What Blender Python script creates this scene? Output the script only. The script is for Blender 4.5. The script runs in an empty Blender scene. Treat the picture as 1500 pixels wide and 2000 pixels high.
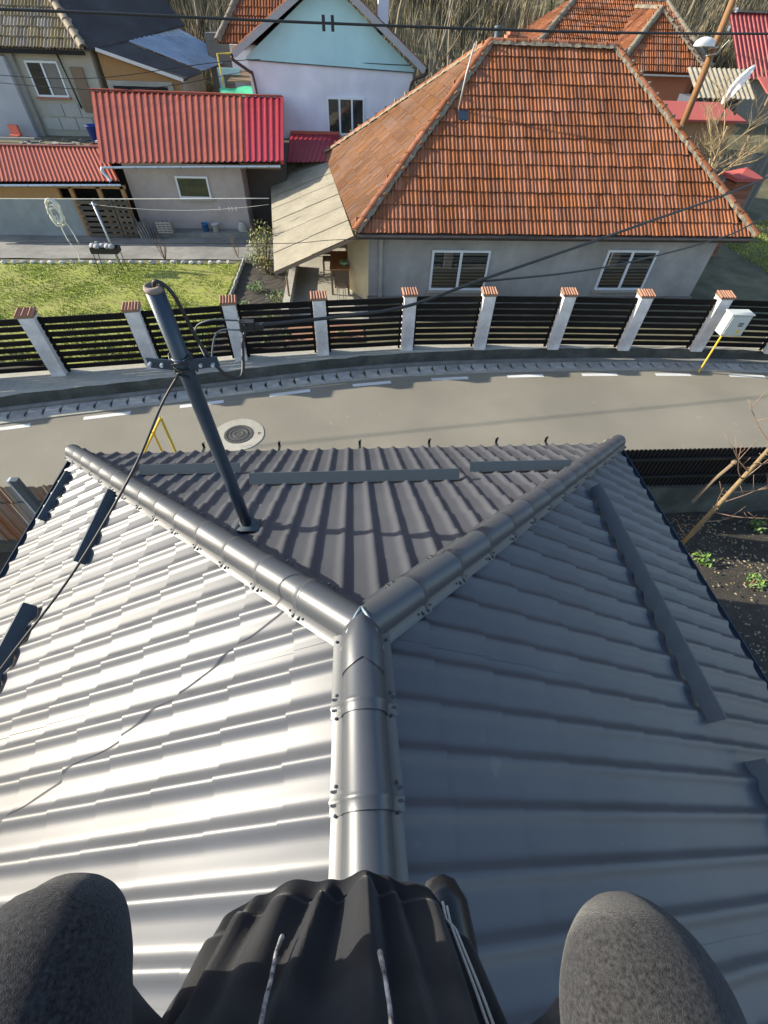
import bpy, bmesh, math, random
import numpy as np
from mathutils import Vector, Matrix
random.seed(7); rng = np.random.default_rng(7)
S = bpy.context.scene
COL = S.collection
# ------------------------------------------------------------------ camera
f_px, pitch, roll, yaw = 865.0, 0.855, 0.042, -0.092
CAM = Vector((-0.005, -0.868, 6.263))
fwd = Vector((-math.sin(yaw)*math.cos(pitch), math.cos(yaw)*math.cos(pitch), -math.sin(pitch)))
rt = Vector((math.cos(yaw), math.sin(yaw), 0)); up = rt.cross(fwd)
r2 = rt*math.cos(roll)+up*math.sin(roll); u2 = -rt*math.sin(roll)+up*math.cos(roll)
cd = bpy.data.cameras.new('camera'); cam = bpy.data.objects.new('camera', cd); COL.objects.link(cam)
cam.matrix_world = Matrix(((r2.x,u2.x,-fwd.x,CAM.x),(r2.y,u2.y,-fwd.y,CAM.y),(r2.z,u2.z,-fwd.z,CAM.z),(0,0,0,1)))
cd.sensor_width = 36; cd.lens = f_px/2000*36; cd.clip_start = .02; cd.clip_end = 600
S.camera = cam
# ------------------------------------------------------------------ light
SUN = Vector((-0.903, 0.165, 0.397)).normalized()
wd = bpy.data.worlds.new('World'); S.world = wd; wd.use_nodes = True
nt = wd.node_tree; bg = nt.nodes['Background']
sky = nt.nodes.new('ShaderNodeTexSky'); sky.sky_type = 'NISHITA'; sky.sun_disc = False
sky.sun_elevation = math.asin(SUN.z); sky.sun_rotation = math.atan2(SUN.x, SUN.y)
nt.links.new(sky.outputs[0], bg.inputs[0]); bg.inputs[1].default_value = 0.12
ld = bpy.data.lights.new('sun', 'SUN'); ld.energy = 3.9; ld.angle = math.radians(.53); ld.color = (1, .92, .76)
sun = bpy.data.objects.new('sun', ld); COL.objects.link(sun)
sun.rotation_euler = SUN.to_track_quat('Z', 'Y').to_euler()
S.view_settings.view_transform = 'Standard'; S.view_settings.look = 'None'
S.view_settings.exposure = 1.36; S.view_settings.gamma = 1
# ------------------------------------------------------------------ helpers
def lin(h):
    h = h.lstrip('#'); r = []
    for i in (0, 2, 4):
        c = int(h[i:i+2], 16)/255
        r.append(c/12.92 if c <= .04045 else ((c+.055)/1.055)**2.4)
    return r
MATS = {}
def M(name, col, rough=.75, metal=0, col2=None, scale=6, bump=0, bscale=60, rand=0, island=False, spec=.5,
      big=0, bigscale=.8, stretch=None, mid=.5, wid=.35, coat=0, sheen=0, rrand=0):
    """procedural material; colours linear tuples or hex"""
    if name in MATS: return MATS[name]
    g = lambda c: tuple(lin(c)) if isinstance(c, str) else tuple(c)
    m = bpy.data.materials.new(name); m.use_nodes = True; t = m.node_tree; N = t.nodes; L = t.links
    b = N['Principled BSDF']; b.inputs['Roughness'].default_value = rough; b.inputs['Metallic'].default_value = metal
    b.inputs['Specular IOR Level'].default_value = spec
    if coat: b.inputs['Coat Weight'].default_value = coat; b.inputs['Coat Roughness'].default_value = .15
    if sheen: b.inputs['Sheen Weight'].default_value = sheen; b.inputs['Sheen Roughness'].default_value = .4
    tc = N.new('ShaderNodeTexCoord'); src = tc.outputs['Object']
    if stretch:
        mp = N.new('ShaderNodeMapping'); mp.inputs['Scale'].default_value = stretch; L.new(src, mp.inputs[0]); src = mp.outputs[0]
    c1 = g(col); c2 = g(col2) if col2 else tuple(x*.72 for x in c1)
    n = N.new('ShaderNodeTexNoise'); n.inputs['Scale'].default_value = scale; n.inputs['Detail'].default_value = 8; n.inputs['Roughness'].default_value = .65
    L.new(src, n.inputs['Vector'])
    r = N.new('ShaderNodeValToRGB'); r.color_ramp.elements[0].position = max(0, mid-wid); r.color_ramp.elements[1].position = min(1, mid+wid)
    r.color_ramp.elements[0].color = (*c2, 1); r.color_ramp.elements[1].color = (*c1, 1)
    L.new(n.outputs['Fac'], r.inputs[0]); out = r.outputs[0]
    if big:
        n2 = N.new('ShaderNodeTexNoise'); n2.inputs['Scale'].default_value = bigscale; n2.inputs['Detail'].default_value = 5; L.new(src, n2.inputs['Vector'])
        mr = N.new('ShaderNodeMapRange'); mr.inputs[1].default_value = .35; mr.inputs[2].default_value = .65; mr.inputs[3].default_value = 1-big; mr.inputs[4].default_value = 1+big*.35
        L.new(n2.outputs['Fac'], mr.inputs[0])
        mx = N.new('ShaderNodeMix'); mx.data_type = 'RGBA'; mx.blend_type = 'MULTIPLY'; mx.inputs[0].default_value = 1
        L.new(out, mx.inputs[6]); L.new(mr.outputs[0], mx.inputs[7]); out = mx.outputs[2]
    if rand:
        if island: gi = N.new('ShaderNodeNewGeometry'); rs = gi.outputs['Random Per Island']
        else: gi = N.new('ShaderNodeObjectInfo'); rs = gi.outputs['Random']
        mr = N.new('ShaderNodeMapRange'); mr.inputs[3].default_value = 1-rand; mr.inputs[4].default_value = 1+rand; L.new(rs, mr.inputs[0])
        hs = N.new('ShaderNodeHueSaturation'); L.new(mr.outputs[0], hs.inputs['Value']); L.new(out, hs.inputs['Color']); out = hs.outputs[0]
        if rrand:
            mr2 = N.new('ShaderNodeMath'); mr2.operation = 'FRACT'; mm = N.new('ShaderNodeMath'); mm.operation = 'MULTIPLY'; mm.inputs[1].default_value = 7.31
            L.new(rs, mm.inputs[0]); L.new(mm.outputs[0], mr2.inputs[0])
            m3 = N.new('ShaderNodeMapRange'); m3.inputs[3].default_value = 1-rrand; m3.inputs[4].default_value = 1+rrand*.3; L.new(mr2.outputs[0], m3.inputs[0]); L.new(m3.outputs[0], hs.inputs['Saturation'])
            m4 = N.new('ShaderNodeMapRange'); m4.inputs[3].default_value = .5-.012*rrand; m4.inputs[4].default_value = .5+.02*rrand; L.new(mr2.outputs[0], m4.inputs[0]); L.new(m4.outputs[0], hs.inputs['Hue'])
    L.new(out, b.inputs['Base Color'])
    if bump:
        nb = N.new('ShaderNodeTexNoise'); nb.inputs['Scale'].default_value = bscale; nb.inputs['Detail'].default_value = 4; L.new(src, nb.inputs['Vector'])
        bp = N.new('ShaderNodeBump'); bp.inputs['Strength'].default_value = bump; bp.inputs['Distance'].default_value = .01
        L.new(nb.outputs['Fac'], bp.inputs['Height']); L.new(bp.outputs[0], b.inputs['Normal'])
    MATS[name] = m; return m
def glass_mat():
    m = bpy.data.materials.new('window_glass'); m.use_nodes = True; t = m.node_tree; N = t.nodes; L = t.links
    for n in list(N): N.remove(n)
    o = N.new('ShaderNodeOutputMaterial'); tr = N.new('ShaderNodeBsdfTransparent'); gl = N.new('ShaderNodeBsdfGlossy'); gl.inputs['Roughness'].default_value = .04
    tr.inputs[0].default_value = (.75, .8, .8, 1)
    fr = N.new('ShaderNodeFresnel'); fr.inputs[0].default_value = 1.5; mx = N.new('ShaderNodeMixShader')
    ad = N.new('ShaderNodeMath'); ad.operation = 'ADD'; ad.inputs[1].default_value = .05; L.new(fr.outputs[0], ad.inputs[0])
    L.new(ad.outputs[0], mx.inputs[0]); L.new(tr.outputs[0], mx.inputs[1]); L.new(gl.outputs[0], mx.inputs[2]); L.new(mx.outputs[0], o.inputs[0])
    return m
GLASS = glass_mat()
WL = {}
def V(*a): return Vector(a)
class MB:
    def __init__(s): s.v = []; s.f = []
    def add(s, vs, fs):
        o = len(s.v); s.v += [tuple(x) for x in vs]; s.f += [tuple(i+o for i in q) for q in fs]; return s
    def box(s, c, d, R=None):
        c = Vector(c); h = [x/2 for x in d]; vs = []
        for z in (-1, 1):
            for x, y in ((-1,-1),(1,-1),(1,1),(-1,1)):
                p = Vector((x*h[0], y*h[1], z*h[2]))
                if R: p = R @ p
                vs.append(c+p)
        return s.add(vs, [(3,2,1,0),(4,5,6,7),(0,1,5,4),(1,2,6,5),(2,3,7,6),(3,0,4,7)])
    def rng(s, x0, x1, y0, y1, z0, z1): return s.box(((x0+x1)/2,(y0+y1)/2,(z0+z1)/2), (x1-x0,y1-y0,z1-z0))
    def bar(s, p0, p1, w, h, upv=(0,0,1)):
        p0 = Vector(p0); p1 = Vector(p1); d = (p1-p0); l = d.length; d.normalize()
        sx = d.cross(Vector(upv)); 
        if sx.length < 1e-4: sx = d.cross(Vector((0,1,0)))
        sx.normalize(); uz = sx.cross(d)
        R = Matrix((sx, d, uz)).transposed()
        return s.box((p0+p1)/2, (w, l, h), R)
    def tube(s, pts, r, n=8, cap=True):
        pts = [Vector(p) for p in pts]; rs = r if isinstance(r, (list, tuple)) else [r]*len(pts)
        vs = []; fs = []; prev = None
        for i, p in enumerate(pts):
            d = (pts[min(i+1,len(pts)-1)]-pts[max(i-1,0)]).normalized()
            if prev is None:
                a = d.cross(Vector((0,0,1)));
                if a.length < .05: a = d.cross(Vector((1,0,0)))
            else: a = prev-d*prev.dot(d)
            a.normalize(); prev = a; b = d.cross(a)
            for k in range(n):
                t = 2*math.pi*k/n; vs.append(p+(a*math.cos(t)+b*math.sin(t))*rs[i])
        for i in range(len(pts)-1):
            for k in range(n):
                fs.append((i*n+k, i*n+(k+1)%n, (i+1)*n+(k+1)%n, (i+1)*n+k))
        if cap: fs.append(tuple(range(n))[::-1]); fs.append(tuple((len(pts)-1)*n+k for k in range(n)))
        return s.add(vs, fs)
    def lathe(s, c, prof, n=16, ax=None):
        R = ax.to_track_quat('Z','Y').to_matrix() if ax else Matrix.Identity(3); c = Vector(c); vs = []; fs = []
        for (r, z) in prof:
            for k in range(n):
                t = 2*math.pi*k/n; vs.append(c+R@Vector((r*math.cos(t), r*math.sin(t), z)))
        for i in range(len(prof)-1):
            for k in range(n): fs.append((i*n+k, i*n+(k+1)%n, (i+1)*n+(k+1)%n, (i+1)*n+k))
        fs.append(tuple(range(n))[::-1]); fs.append(tuple((len(prof)-1)*n+k for k in range(n)))
        return s.add(vs, fs)
    def poly(s, *p): return s.add(p, [tuple(range(len(p)))])
    def slab(s, pts, t):
        """polygon pts (ccw from above) extruded by vector t (downwards)"""
        n = len(pts); t = Vector(t); a = [Vector(p) for p in pts]; b = [p+t for p in a]
        return s.add(a+b, [tuple(range(n)), tuple(range(2*n-1, n-1, -1))]+[(i, i+n, (i+1)%n+n, (i+1)%n) for i in range(n)])
    def grid(s, rows, close=False):
        nr = len(rows); nc = len(rows[0]); vs = [p for r in rows for p in r]
        fs = [(i*nc+j, i*nc+(j+1)%nc, (i+1)*nc+(j+1)%nc, (i+1)*nc+j) for i in range(nr-1) for j in range(nc if close else nc-1)]
        return s.add(vs, fs)
    def mesh(s, name, mat=None, smooth=False, off=Vector((0,0,0))):
        me = bpy.data.meshes.new(name); ox, oy, oz = off
        me.from_pydata([(x-ox, y-oy, z-oz) for x, y, z in s.v], [], s.f); 
        if mat: me.materials.append(mat)
        if smooth: me.polygons.foreach_set('use_smooth', [True]*len(me.polygons))
        me.update(); return me
    def build(s, name, mat, parent=None, smooth=False, loc=None, fix=False):
        off = WL[parent] if parent is not None else (Vector(loc) if loc else Vector((0,0,0)))
        me = s.mesh(name, mat, smooth, off)
        if fix:
            bm = bmesh.new(); bm.from_mesh(me); bmesh.ops.recalc_face_normals(bm, faces=bm.faces); bm.to_mesh(me); bm.free()
        o = bpy.data.objects.new(name, me); COL.objects.link(o)
        if parent is not None: o.parent = parent; WL[o] = WL[parent]
        else: o.location = off; WL[o] = off
        return o
def inst(name, me, Mx, parent):
    o = bpy.data.objects.new(name, me); COL.objects.link(o); o.parent = parent
    o.matrix_basis = Matrix.Translation(-WL[parent]) @ Mx; WL[o] = WL[parent]; return o
def tag(o, label=None, cat=None, group=None, kind=None):
    if label: o['label'] = label
    if cat: o['category'] = cat
    if group: o['group'] = group
    if kind: o['kind'] = kind
    return o
def thing(name, label, cat, loc=(0,0,0), group=None):
    o = bpy.data.objects.new(name, None); COL.objects.link(o); o.location = loc; WL[o] = Vector(loc); o.empty_display_size = .2
    return tag(o, label, cat, group)
def frame_mx(o, x, y, z):
    """matrix from origin and axes"""
    m = Matrix((x, y, z)).transposed().to_4x4(); m.translation = o; return m
def lerp(a, b, t): return Vector(a)*(1-t)+Vector(b)*t
def sag(p0, p1, d, n=14):
    p0 = Vector(p0); p1 = Vector(p1)
    return [p0.lerp(p1, i/n)-Vector((0,0,d*4*(i/n)*(1-i/n))) for i in range(n+1)]
def catmull(pts, n=8):
    P = [Vector(p) for p in pts]; P = [P[0]*2-P[1]]+P+[P[-1]*2-P[-2]]; out = []
    for i in range(1, len(P)-2):
        a, b, c, d = P[i-1:i+3]
        for k in range(n):
            t = k/n; out.append(.5*((2*b)+(c-a)*t+(2*a-5*b+4*c-d)*t*t+(3*b-a-3*c+d)*t**3))
    out.append(P[-2]); return out
# ------------------------------------------------------------------ materials
m_metal = M('graphite_coated_steel', (.086,.090,.101), .41, .08, (.070,.073,.084), 3, .05, 500, big=.12, bigscale=1.2, spec=.36)
m_cap = M('graphite_ridge_steel', (.062,.068,.078), .38, .1, (.052,.058,.068), 5, .1, 350, spec=.6)
m_guard = M('slate_blue_steel', (.065,.085,.10), .5, 0, (.055,.072,.085), 8, 0, spec=.3)
m_mast = M('mast_navy_paint', (.035,.055,.085), .38, .3, (.025,.04,.06), 20, .1, 200)
m_black = M('black_cable_rubber', (.012,.012,.013), .55, 0, (.02,.02,.02), 30)
m_asph = M('worn_asphalt', (.26,.238,.185), .9, 0, (.17,.156,.124), 130, .5, 220, big=.16, bigscale=.45, wid=.22)
def specks(m, sc, thr, fac, col):
    t = m.node_tree; N = t.nodes; L = t.links; b = N['Principled BSDF']; src = b.inputs['Base Color'].links[0].from_socket
    tc = N.new('ShaderNodeTexCoord'); n = N.new('ShaderNodeTexNoise'); n.inputs['Scale'].default_value = sc; n.inputs['Detail'].default_value = 3; L.new(tc.outputs['Object'], n.inputs['Vector'])
    mr = N.new('ShaderNodeMapRange'); mr.inputs[1].default_value = thr; mr.inputs[2].default_value = thr+.05; mr.inputs[3].default_value = 0; mr.inputs[4].default_value = fac; L.new(n.outputs['Fac'], mr.inputs[0])
    mx = N.new('ShaderNodeMix'); mx.data_type = 'RGBA'; mx.inputs[7].default_value = (*col, 1); L.new(mr.outputs[0], mx.inputs[0]); L.new(src, mx.inputs[6]); L.new(mx.outputs[2], b.inputs['Base Color'])
specks(m_asph, 26, .69, .7, (.40,.37,.30)); specks(m_asph, 17, .72, .6, (.09,.08,.065)); specks(m_asph, 4.2, .70, .35, (.36,.34,.28))
specks(m_metal, 60, .73, .35, (.20,.19,.17)); specks(m_metal, 7, .70, .22, (.16,.155,.14))
m_conc = M('grey_concrete', (.27,.26,.235), .9, 0, (.16,.155,.14), 5, .3, 60, big=.25, bigscale=1.3)
m_conc2 = M('pale_concrete', (.42,.40,.34), .9, 0, (.28,.265,.22), 9, .3, 80, big=.15)
m_moss = M('mossy_dark_concrete', (.12,.12,.105), .95, 0, (.045,.05,.038), 5, .5, 40, big=.35, bigscale=2)
m_white = M('white_road_paint', (.72,.72,.70), .8, 0, (.5,.5,.48), 25, .2, 90, big=.15)
m_pvc = M('white_pvc', (.75,.77,.80), .4, 0, (.66,.68,.71), 6)
m_iron = M('cast_iron', (.10,.10,.095), .6, .4, (.06,.06,.055), 40, .5, 150)
m_slat = M('black_fence_slat', (.007,.006,.006), .8, 0, (.012,.011,.010), 18, .1, 60, rand=.3, spec=.15)
m_pillar = M('whitewashed_pillar', (.82,.80,.78), .85, 0, (.42,.40,.39), 4, .25, 40, big=.18, bigscale=2.5)
m_tile = M('terracotta_tile', (.32,.115,.05), .85, 0, (.20,.072,.033), 14, .3, 60, rand=.26, rrand=.10, big=.2, bigscale=3, spec=.2)
m_tile_s = M('terracotta_tile_far', (.32,.115,.05), .85, 0, (.20,.072,.033), 6, .2, 40, spec=.2, rand=.26, rrand=.10, island=True, big=.25, bigscale=.7)
m_tile_y = M('yellowed_tile_far', (.36,.27,.145), .85, 0, (.19,.135,.08), 6, .2, 40, rand=.3, rrand=.4, island=True)
m_tile_b = M('pillar_cap_tile', (.36,.18,.11), .85, 0, (.2,.1,.065), 20, .2, 60, rand=.2)
m_mortar = M('lichen_mortar', (.30,.26,.19), .95, 0, (.12,.10,.07), 18, .8, 50)
m_felt = M('roofing_underlay', (.06,.045,.04), .9)
m_render = M('grey_wall_render', (.44,.415,.385), .92, 0, (.31,.295,.275), 3, .35, 45, big=.24, bigscale=.9)
m_cream = M('cream_wall_paint', (.62,.54,.36), .9, 0, (.52,.44,.29), 5, .1, 40)
m_pink = M('dusty_pink_render', (.50,.42,.38), .92, 0, (.39,.33,.30), 4, .25, 50, big=.15)
m_blue = M('pale_blue_wall_paint', (.46,.72,.76), .9, 0, (.40,.64,.69), 2, .1, 40, big=.1, bigscale=.6)
m_lilac = M('white_lilac_render', (.78,.78,.86), .9, 0, (.66,.66,.74), 1.5, .15, 40, big=.14, bigscale=.8)
m_red = M('red_painted_steel', (.34,.085,.052), .55, 0, (.26,.06,.038), 3, 0, big=.15, bigscale=.5, spec=.3)
m_red2 = M('crimson_painted_steel', (.36,.035,.05), .5, 0, (.28,.025,.04), 3, spec=.3)
m_zinc = M('galvanised_gutter', (.60,.66,.74), .38, .35, (.34,.39,.45), 12)
m_osb = M('osb_board', (.42,.24,.10), .85, 0, (.27,.14,.05), 25, .2, 60)
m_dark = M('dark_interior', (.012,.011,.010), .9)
m_wood = M('weathered_wood', (.24,.17,.11), .85, 0, (.13,.09,.055), 10, .3, 40, stretch=(1,8,8), rand=.25)
m_woodg = M('grey_weathered_wood', (.22,.205,.18), .9, 0, (.12,.11,.095), 10, .3, 40, rand=.25)
m_polew = M('utility_pole_wood', (.27,.13,.05), .75, 0, (.13,.06,.022), 14, .3, 30, stretch=(6,6,.6))
m_yellow = M('yellow_gas_pipe_paint', (.72,.50,.05), .5, 0, (.6,.4,.04), 12)
m_soil = M('damp_soil', (.075,.062,.048), .95, 0, (.03,.026,.02), 9, .8, 40, big=.3)
m_leaf = M('green_leaf', (.17,.27,.045), .7, 0, (.06,.12,.025), 3, rand=.45, island=True, rrand=.5)
m_grass = M('lawn_grass', (.40,.46,.022), .7, 0, (.27,.34,.02), 2, rand=.4, island=True, rrand=.35, big=.25, bigscale=.9)
m_dry = M('dry_brush', (.40,.31,.17), .9, 0, (.25,.19,.10), 2, rand=.5, island=True, rrand=.4)
m_bark = M('pale_bark', (.30,.21,.11), .85, 0, (.17,.12,.06), 20, .3, 60)
m_asb = M('fibre_cement_sheet', (.36,.32,.235), .92, 0, (.24,.21,.155), 9, .4, 70, big=.15, bigscale=1.5)
m_bitumen = M('black_roofing_felt', (.05,.048,.05), .85, 0, (.03,.028,.03), 3, .25, 60, big=.3)
m_bluesteel = M('pale_blue_roof_steel', (.34,.42,.52), .45, .3, (.22,.28,.36), 2, 0, big=.25)
m_rust = M('rusty_galvanised_sheet', (.17,.165,.155), .75, .1, (.20,.085,.035), 2.2, .2, 60, mid=.5, wid=.08, stretch=(2.5,1,.25), rand=.25)
m_cloth = M('black_fleece_cloth', (.026,.027,.031), 1, 0, (.015,.016,.019), 300, .2, 900, sheen=.2, spec=.05)
m_felted = M('charcoal_felted_trousers', (.062,.062,.064), 1, 0, (.012,.012,.014), 260, .5, 900, sheen=.2, spec=.05, wid=.2)
m_skin = M('skin', (.52,.33,.25), .6, 0, (.46,.28,.21), 8)
m_hair = M('dark_hair', (.02,.015,.012), .6)
m_shoe = M('glossy_black_leather', (.012,.013,.016), .3, 0, None, 8, spec=.45)
m_orange = M('orange_wall_paint', (.55,.20,.11), .9, 0, (.45,.16,.085), 4)
m_salmon = M('salmon_roof_membrane', (.42,.10,.085), .7, 0, (.34,.08,.07), 3, spec=.25)
m_brick = M('chimney_brick', (.36,.14,.08), .9, 0, (.25,.1,.06), 12, .3, 50, rand=.3)
m_zebra_l = M('blind_light_band', (.30,.29,.27), .9); m_zebra_d = M('blind_dark_band', (.05,.05,.05), .9)
m_teal = M('teal_plastic', (.25,.55,.5), .4); m_green = M('green_tarpaulin', (.08,.46,.26), .55, 0, (.05,.36,.2), 4)
m_bluep = M('blue_plastic', (.03,.06,.35), .4); m_whitep = M('white_plastic', (.7,.7,.68), .45); m_redp = M('faded_red_plastic', (.6,.14,.09), .5)
m_rope = M('white_cotton_rope', (.78,.75,.66), .9)
m_metergrey = M('meter_cabinet_paint', (.50,.53,.50), .45, 0, (.44,.47,.44), 5)
m_lamp = M('lamp_shell_white', (.72,.72,.72), .35)
m_stone = M('white_edging_stone', (.58,.57,.53), .9, 0, (.36,.35,.32), 12, .3, 40, rand=.2)
m_ground = M('yard_earth', (.19,.155,.10), .95, 0, (.06,.075,.03), 1.6, .6, 25, big=.25)
m_litter = M('fallen_leaves', (.30,.24,.13), .85, 0, (.14,.12,.05), 3, rand=.6, island=True, rrand=.6)
# ================================================================== SETTING
_xs = [-30,-14,-10,-7.4,-5.6,-3.6,-1.6,.4,2.45,4.45,6.4,8.4,10.4,14,30]
_ys = [2.0,5.7,6.7,7.28,7.64,8.02,8.44,8.84,9.02,9.10,9.13,9.10,9.01,8.7,6.8]
def YD(x): return float(np.interp(x, _xs, _ys))
def YDs(x): return sum(YD(x+d) for d in (-1.2,-.8,-.4,0,.4,.8,1.2))/7
_px = [-13.0,-10.95,-8.9,-6.84,-4.77,-2.76,-.75,1.4,3.32,5.29,7.2,9.2,11.2,13.2]; _py = [7.6,8.1,8.43,8.70,8.98,9.32,9.55,9.76,9.80,9.78,9.71,9.64,9.5,9.3]
def YPl(x): return float(np.interp(x, _px, _py))
def sm(t): t = min(1, max(0, t)); return t*t*(3-2*t)
def tz(x, y):
    if y < 10.2: return -.03
    z = .27
    left = sm((y-20.1)/.5)*1.95
    mid = sm((y-20.8)/2.5)*1.8
    right = sm((y-17.5)/12)*2.6
    k = sm((x+2.0)/1.2); k2 = sm((x-10)/3)
    z += (left*(1-k)+mid*k)*(1-k2)+right*k2
    if y > 30: z += (y-30)*.72+.5*math.sin(x*.21+y*.13)*sm((y-30)/8)
    return min(z, 46+2*math.sin(x*.1))
gx = [-140,-100,-70]+list(np.arange(-50,-16,2.))+list(np.arange(-16,22,.5))+list(np.arange(22,60,2.))+[80,110,150]
gy = [-60,-40,-20,-10,0,5,9.2,10.1,10.25]+list(np.arange(10.5,34,.5))+list(np.arange(34,62,1.5))+list(np.arange(62,110,5.))
g = MB(); g.grid([[(x, y, tz(x, y)) for x in gx] for y in gy])
tag(g.build('ground', m_ground, smooth=True), kind='structure')
g = MB(); g.grid([[V(x, (1-t)*(YPl(x)+.3)+t*13.2, .268) for x in np.arange(-13,13.3,.4)] for t in np.linspace(0,1,5)])
tag(g.build('front_yard', m_soil), kind='structure')
# road
g = MB(); xs = np.arange(-30, 30.01, .5)
g.grid([[(x, (1-t)*min(4.62, YDs(x)-3.6)+t*(YDs(x)+.18), .0) for x in xs] for t in np.linspace(0, 1, 6)])
road = tag(g.build('road', m_asph), kind='structure')
for k in range(-9, 10):
    x0 = .0+2*k-.03; x1 = x0+.96
    a = V(x0, YDs(x0), .004); b = V(x1, YDs(x1), .004); d = (b-a).normalized(); n = V(-d.y, d.x, 0)
    g = MB(); pts = [a.lerp(b, t) for t in np.linspace(0, 1, 5)]
    g.grid([[p-n*.06 for p in pts], [p+n*.06 for p in pts]])
    g.build('lane_marking', m_white, road)
# crack sealing / patches of the asphalt: small dark spots
# manhole
t = thing('manhole', 'round iron manhole lid in a pale concrete collar on the road', 'manhole', (-2.53, 6.9, 0))
g = MB(); n = 40; prof = [(.315,.004),(.315,.012),(.54,.012),(.55,.004)]
g.grid([[V(-2.53+r*math.cos(2*math.pi*k/n)*(1+.012*math.sin(5*k)), 6.9+r*math.sin(2*math.pi*k/n)*(1+.012*math.cos(7*k)), z) for k in range(n)] for r, z in prof], True)
g.build('concrete_collar', m_conc2, t)
g = MB(); prof = [(.0,.012),(.08,.012),(.085,.018),(.11,.018),(.115,.012),(.17,.012),(.175,.019),(.20,.019),(.205,.012),(.255,.012),(.26,.02),(.31,.02),(.314,.006)]
g.grid([[V(-2.53+r*math.cos(2*math.pi*k/n), 6.9+r*math.sin(2*math.pi*k/n), z) for k in range(n)] for r, z in prof], True); g.build('lid', m_iron, t)
g = MB()
for k in range(24):
    a = 2*math.pi*k/24; R = Matrix.Rotation(a, 3, 'Z'); g.box(V(-2.53,6.9,.017)+R@V(.228,0,0), (.03,.012,.008), R)
g.build('lid_studs', m_iron, t)['kind'] = 'stuff'
g = MB(); g.tube([V(-2.53+.44+.03*math.cos(a), 6.92+.03*math.sin(a), .016) for a in np.linspace(.5, 5.6, 9)], .006, 6); g.build('lifting_ring', m_iron, t)
# drain channel
drain = thing('drain_channel', 'concrete roadside drain with slotted cover slabs between two kerb strips', 'drain', (0, 9, 0))
def strip(o0, o1, z0, z1, step=.5, xa=-14, xb=16):
    g = MB(); xs = np.arange(xa, xb+.01, step)
    def P(x, o, z):
        d = YDs(x+.2)-YDs(x-.2); n = V(-d, .4, 0).normalized(); return V(x, YDs(x), z)+n*o
    g.grid([[P(x, o0, z0) for x in xs], [P(x, o0, z1) for x in xs], [P(x, o1, z1) for x in xs], [P(x, o1, z0) for x in xs]])
    return g
strip(.17, .27, -.02, .025).build('kerb_strip', m_conc2, drain)
strip(.63, .75, -.02, .06).build('kerb_strip', m_conc, drain)
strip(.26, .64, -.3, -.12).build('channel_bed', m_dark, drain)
sl = MB(); sl.v = []
# slab with a slot notch on one side: 0.36 pitch
sl.slab([V(-.185,-.175,0), V(.15,-.175,0), V(.15,-.10,0), V(.105,-.07,0), V(.105,.08,0), V(.15,.11,0), V(.15,.175,0), V(-.185,.175,0)], (0,0,-.07))
slme = sl.mesh('cover_slab', M('drain_slab_concrete', (.40,.39,.36), .9, 0, (.27,.265,.245), 8, .3, 60, rand=.18, big=.2, bigscale=3))
x = -11.5
while x < 13.5:
    d = V(.4, YDs(x+.2)-YDs(x-.2), 0).normalized(); n = V(-d.y, d.x, 0)
    jit = random.uniform(-.012, .012)
    inst('cover_slab', slme, frame_mx(V(x, YDs(x), .012+random.uniform(-.006,.006))+n*.45, (Matrix.Rotation(jit,3,'Z')@d), (Matrix.Rotation(jit,3,'Z')@n), V(0,0,1)), drain)
    x += .352*d.x
# ------------------------------------------------------------------ slatted fence on a plinth
PIL = [(-13.0,7.6),(-10.95,8.1),(-8.9,8.43),(-6.84,8.70),(-4.77,8.98),(-2.76,9.32),(-.75,9.55),(1.4,9.76),(3.32,9.80),(5.29,9.78),(7.2,9.71),(9.2,9.64),(11.2,9.5),(13.2,9.3)]
fence = thing('slatted_fence', 'black horizontal slat fence between white tile capped pillars along the road', 'fence', (0,9.5,0))
px = [p[0] for p in PIL]; py = [p[1] for p in PIL]
def YP(x): return float(np.interp(x, px, py))
g = MB(); xs = np.arange(-13, 13.3, .4)
def pf(x): return YDs(x)+.78
ft = lambda x: V(x, pf(x)+.02+.015*math.sin(x*5), .31+.012*math.sin(x*9))
g.grid([[V(x, pf(x)-.03, -.02) for x in xs], [V(x, pf(x)-.005, .2) for x in xs], [ft(x) for x in xs]]); g.build('plinth', m_moss, fence)
g = MB(); g.grid([[ft(x) for x in xs], [V(x, max(pf(x)+.06, min(YP(x)-.05, pf(x)+.12)), .345) for x in xs], [V(x, YP(x)+.42, .35) for x in xs], [V(x, YP(x)+.42, .0) for x in xs]]); g.build('plinth_top', m_conc2, fence)
# cap tile mesh with ribs
xsn = [-.062,-.05,-.03,-.012,.012,.03,.05,.062]; zs = [0,.022,.03,.01,.01,.03,.022,0]
ctile = MB(); ctile.grid([[V(x,y,z+(.0 if y < 0 else 0)) for x, z in zip(xsn, zs)] for y in (-.15,.15)])
ctile.grid([[V(x,y,z) for x, z in zip(xsn, zs)] for y in (-.15,)]+[[V(x,y,-.02) for x in xsn] for y in (-.15,)])
ctile.poly(*[V(x,y,-.02) for x, y in ((-.062,-.15),(-.062,.15),(.062,.15),(.062,-.15))])
ctme = ctile.mesh('cap_tile', m_tile_b)
pm = MB(); w = .145
pm.grid([[V(-w,-w,z),V(w,-w,z),V(w,w,z),V(-w,w,z)] for z in (0,.5,1.0,1.38)], True); pm.poly(V(-w,-w,1.38),V(w,-w,1.38),V(w,w,1.38),V(-w,w,1.38))
pmm = pm.mesh('pillar', m_pillar)
slat = MB(); slat.box((0,0,0),(1,.03,.105)); slatme = slat.mesh('slat', m_slat)
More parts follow.
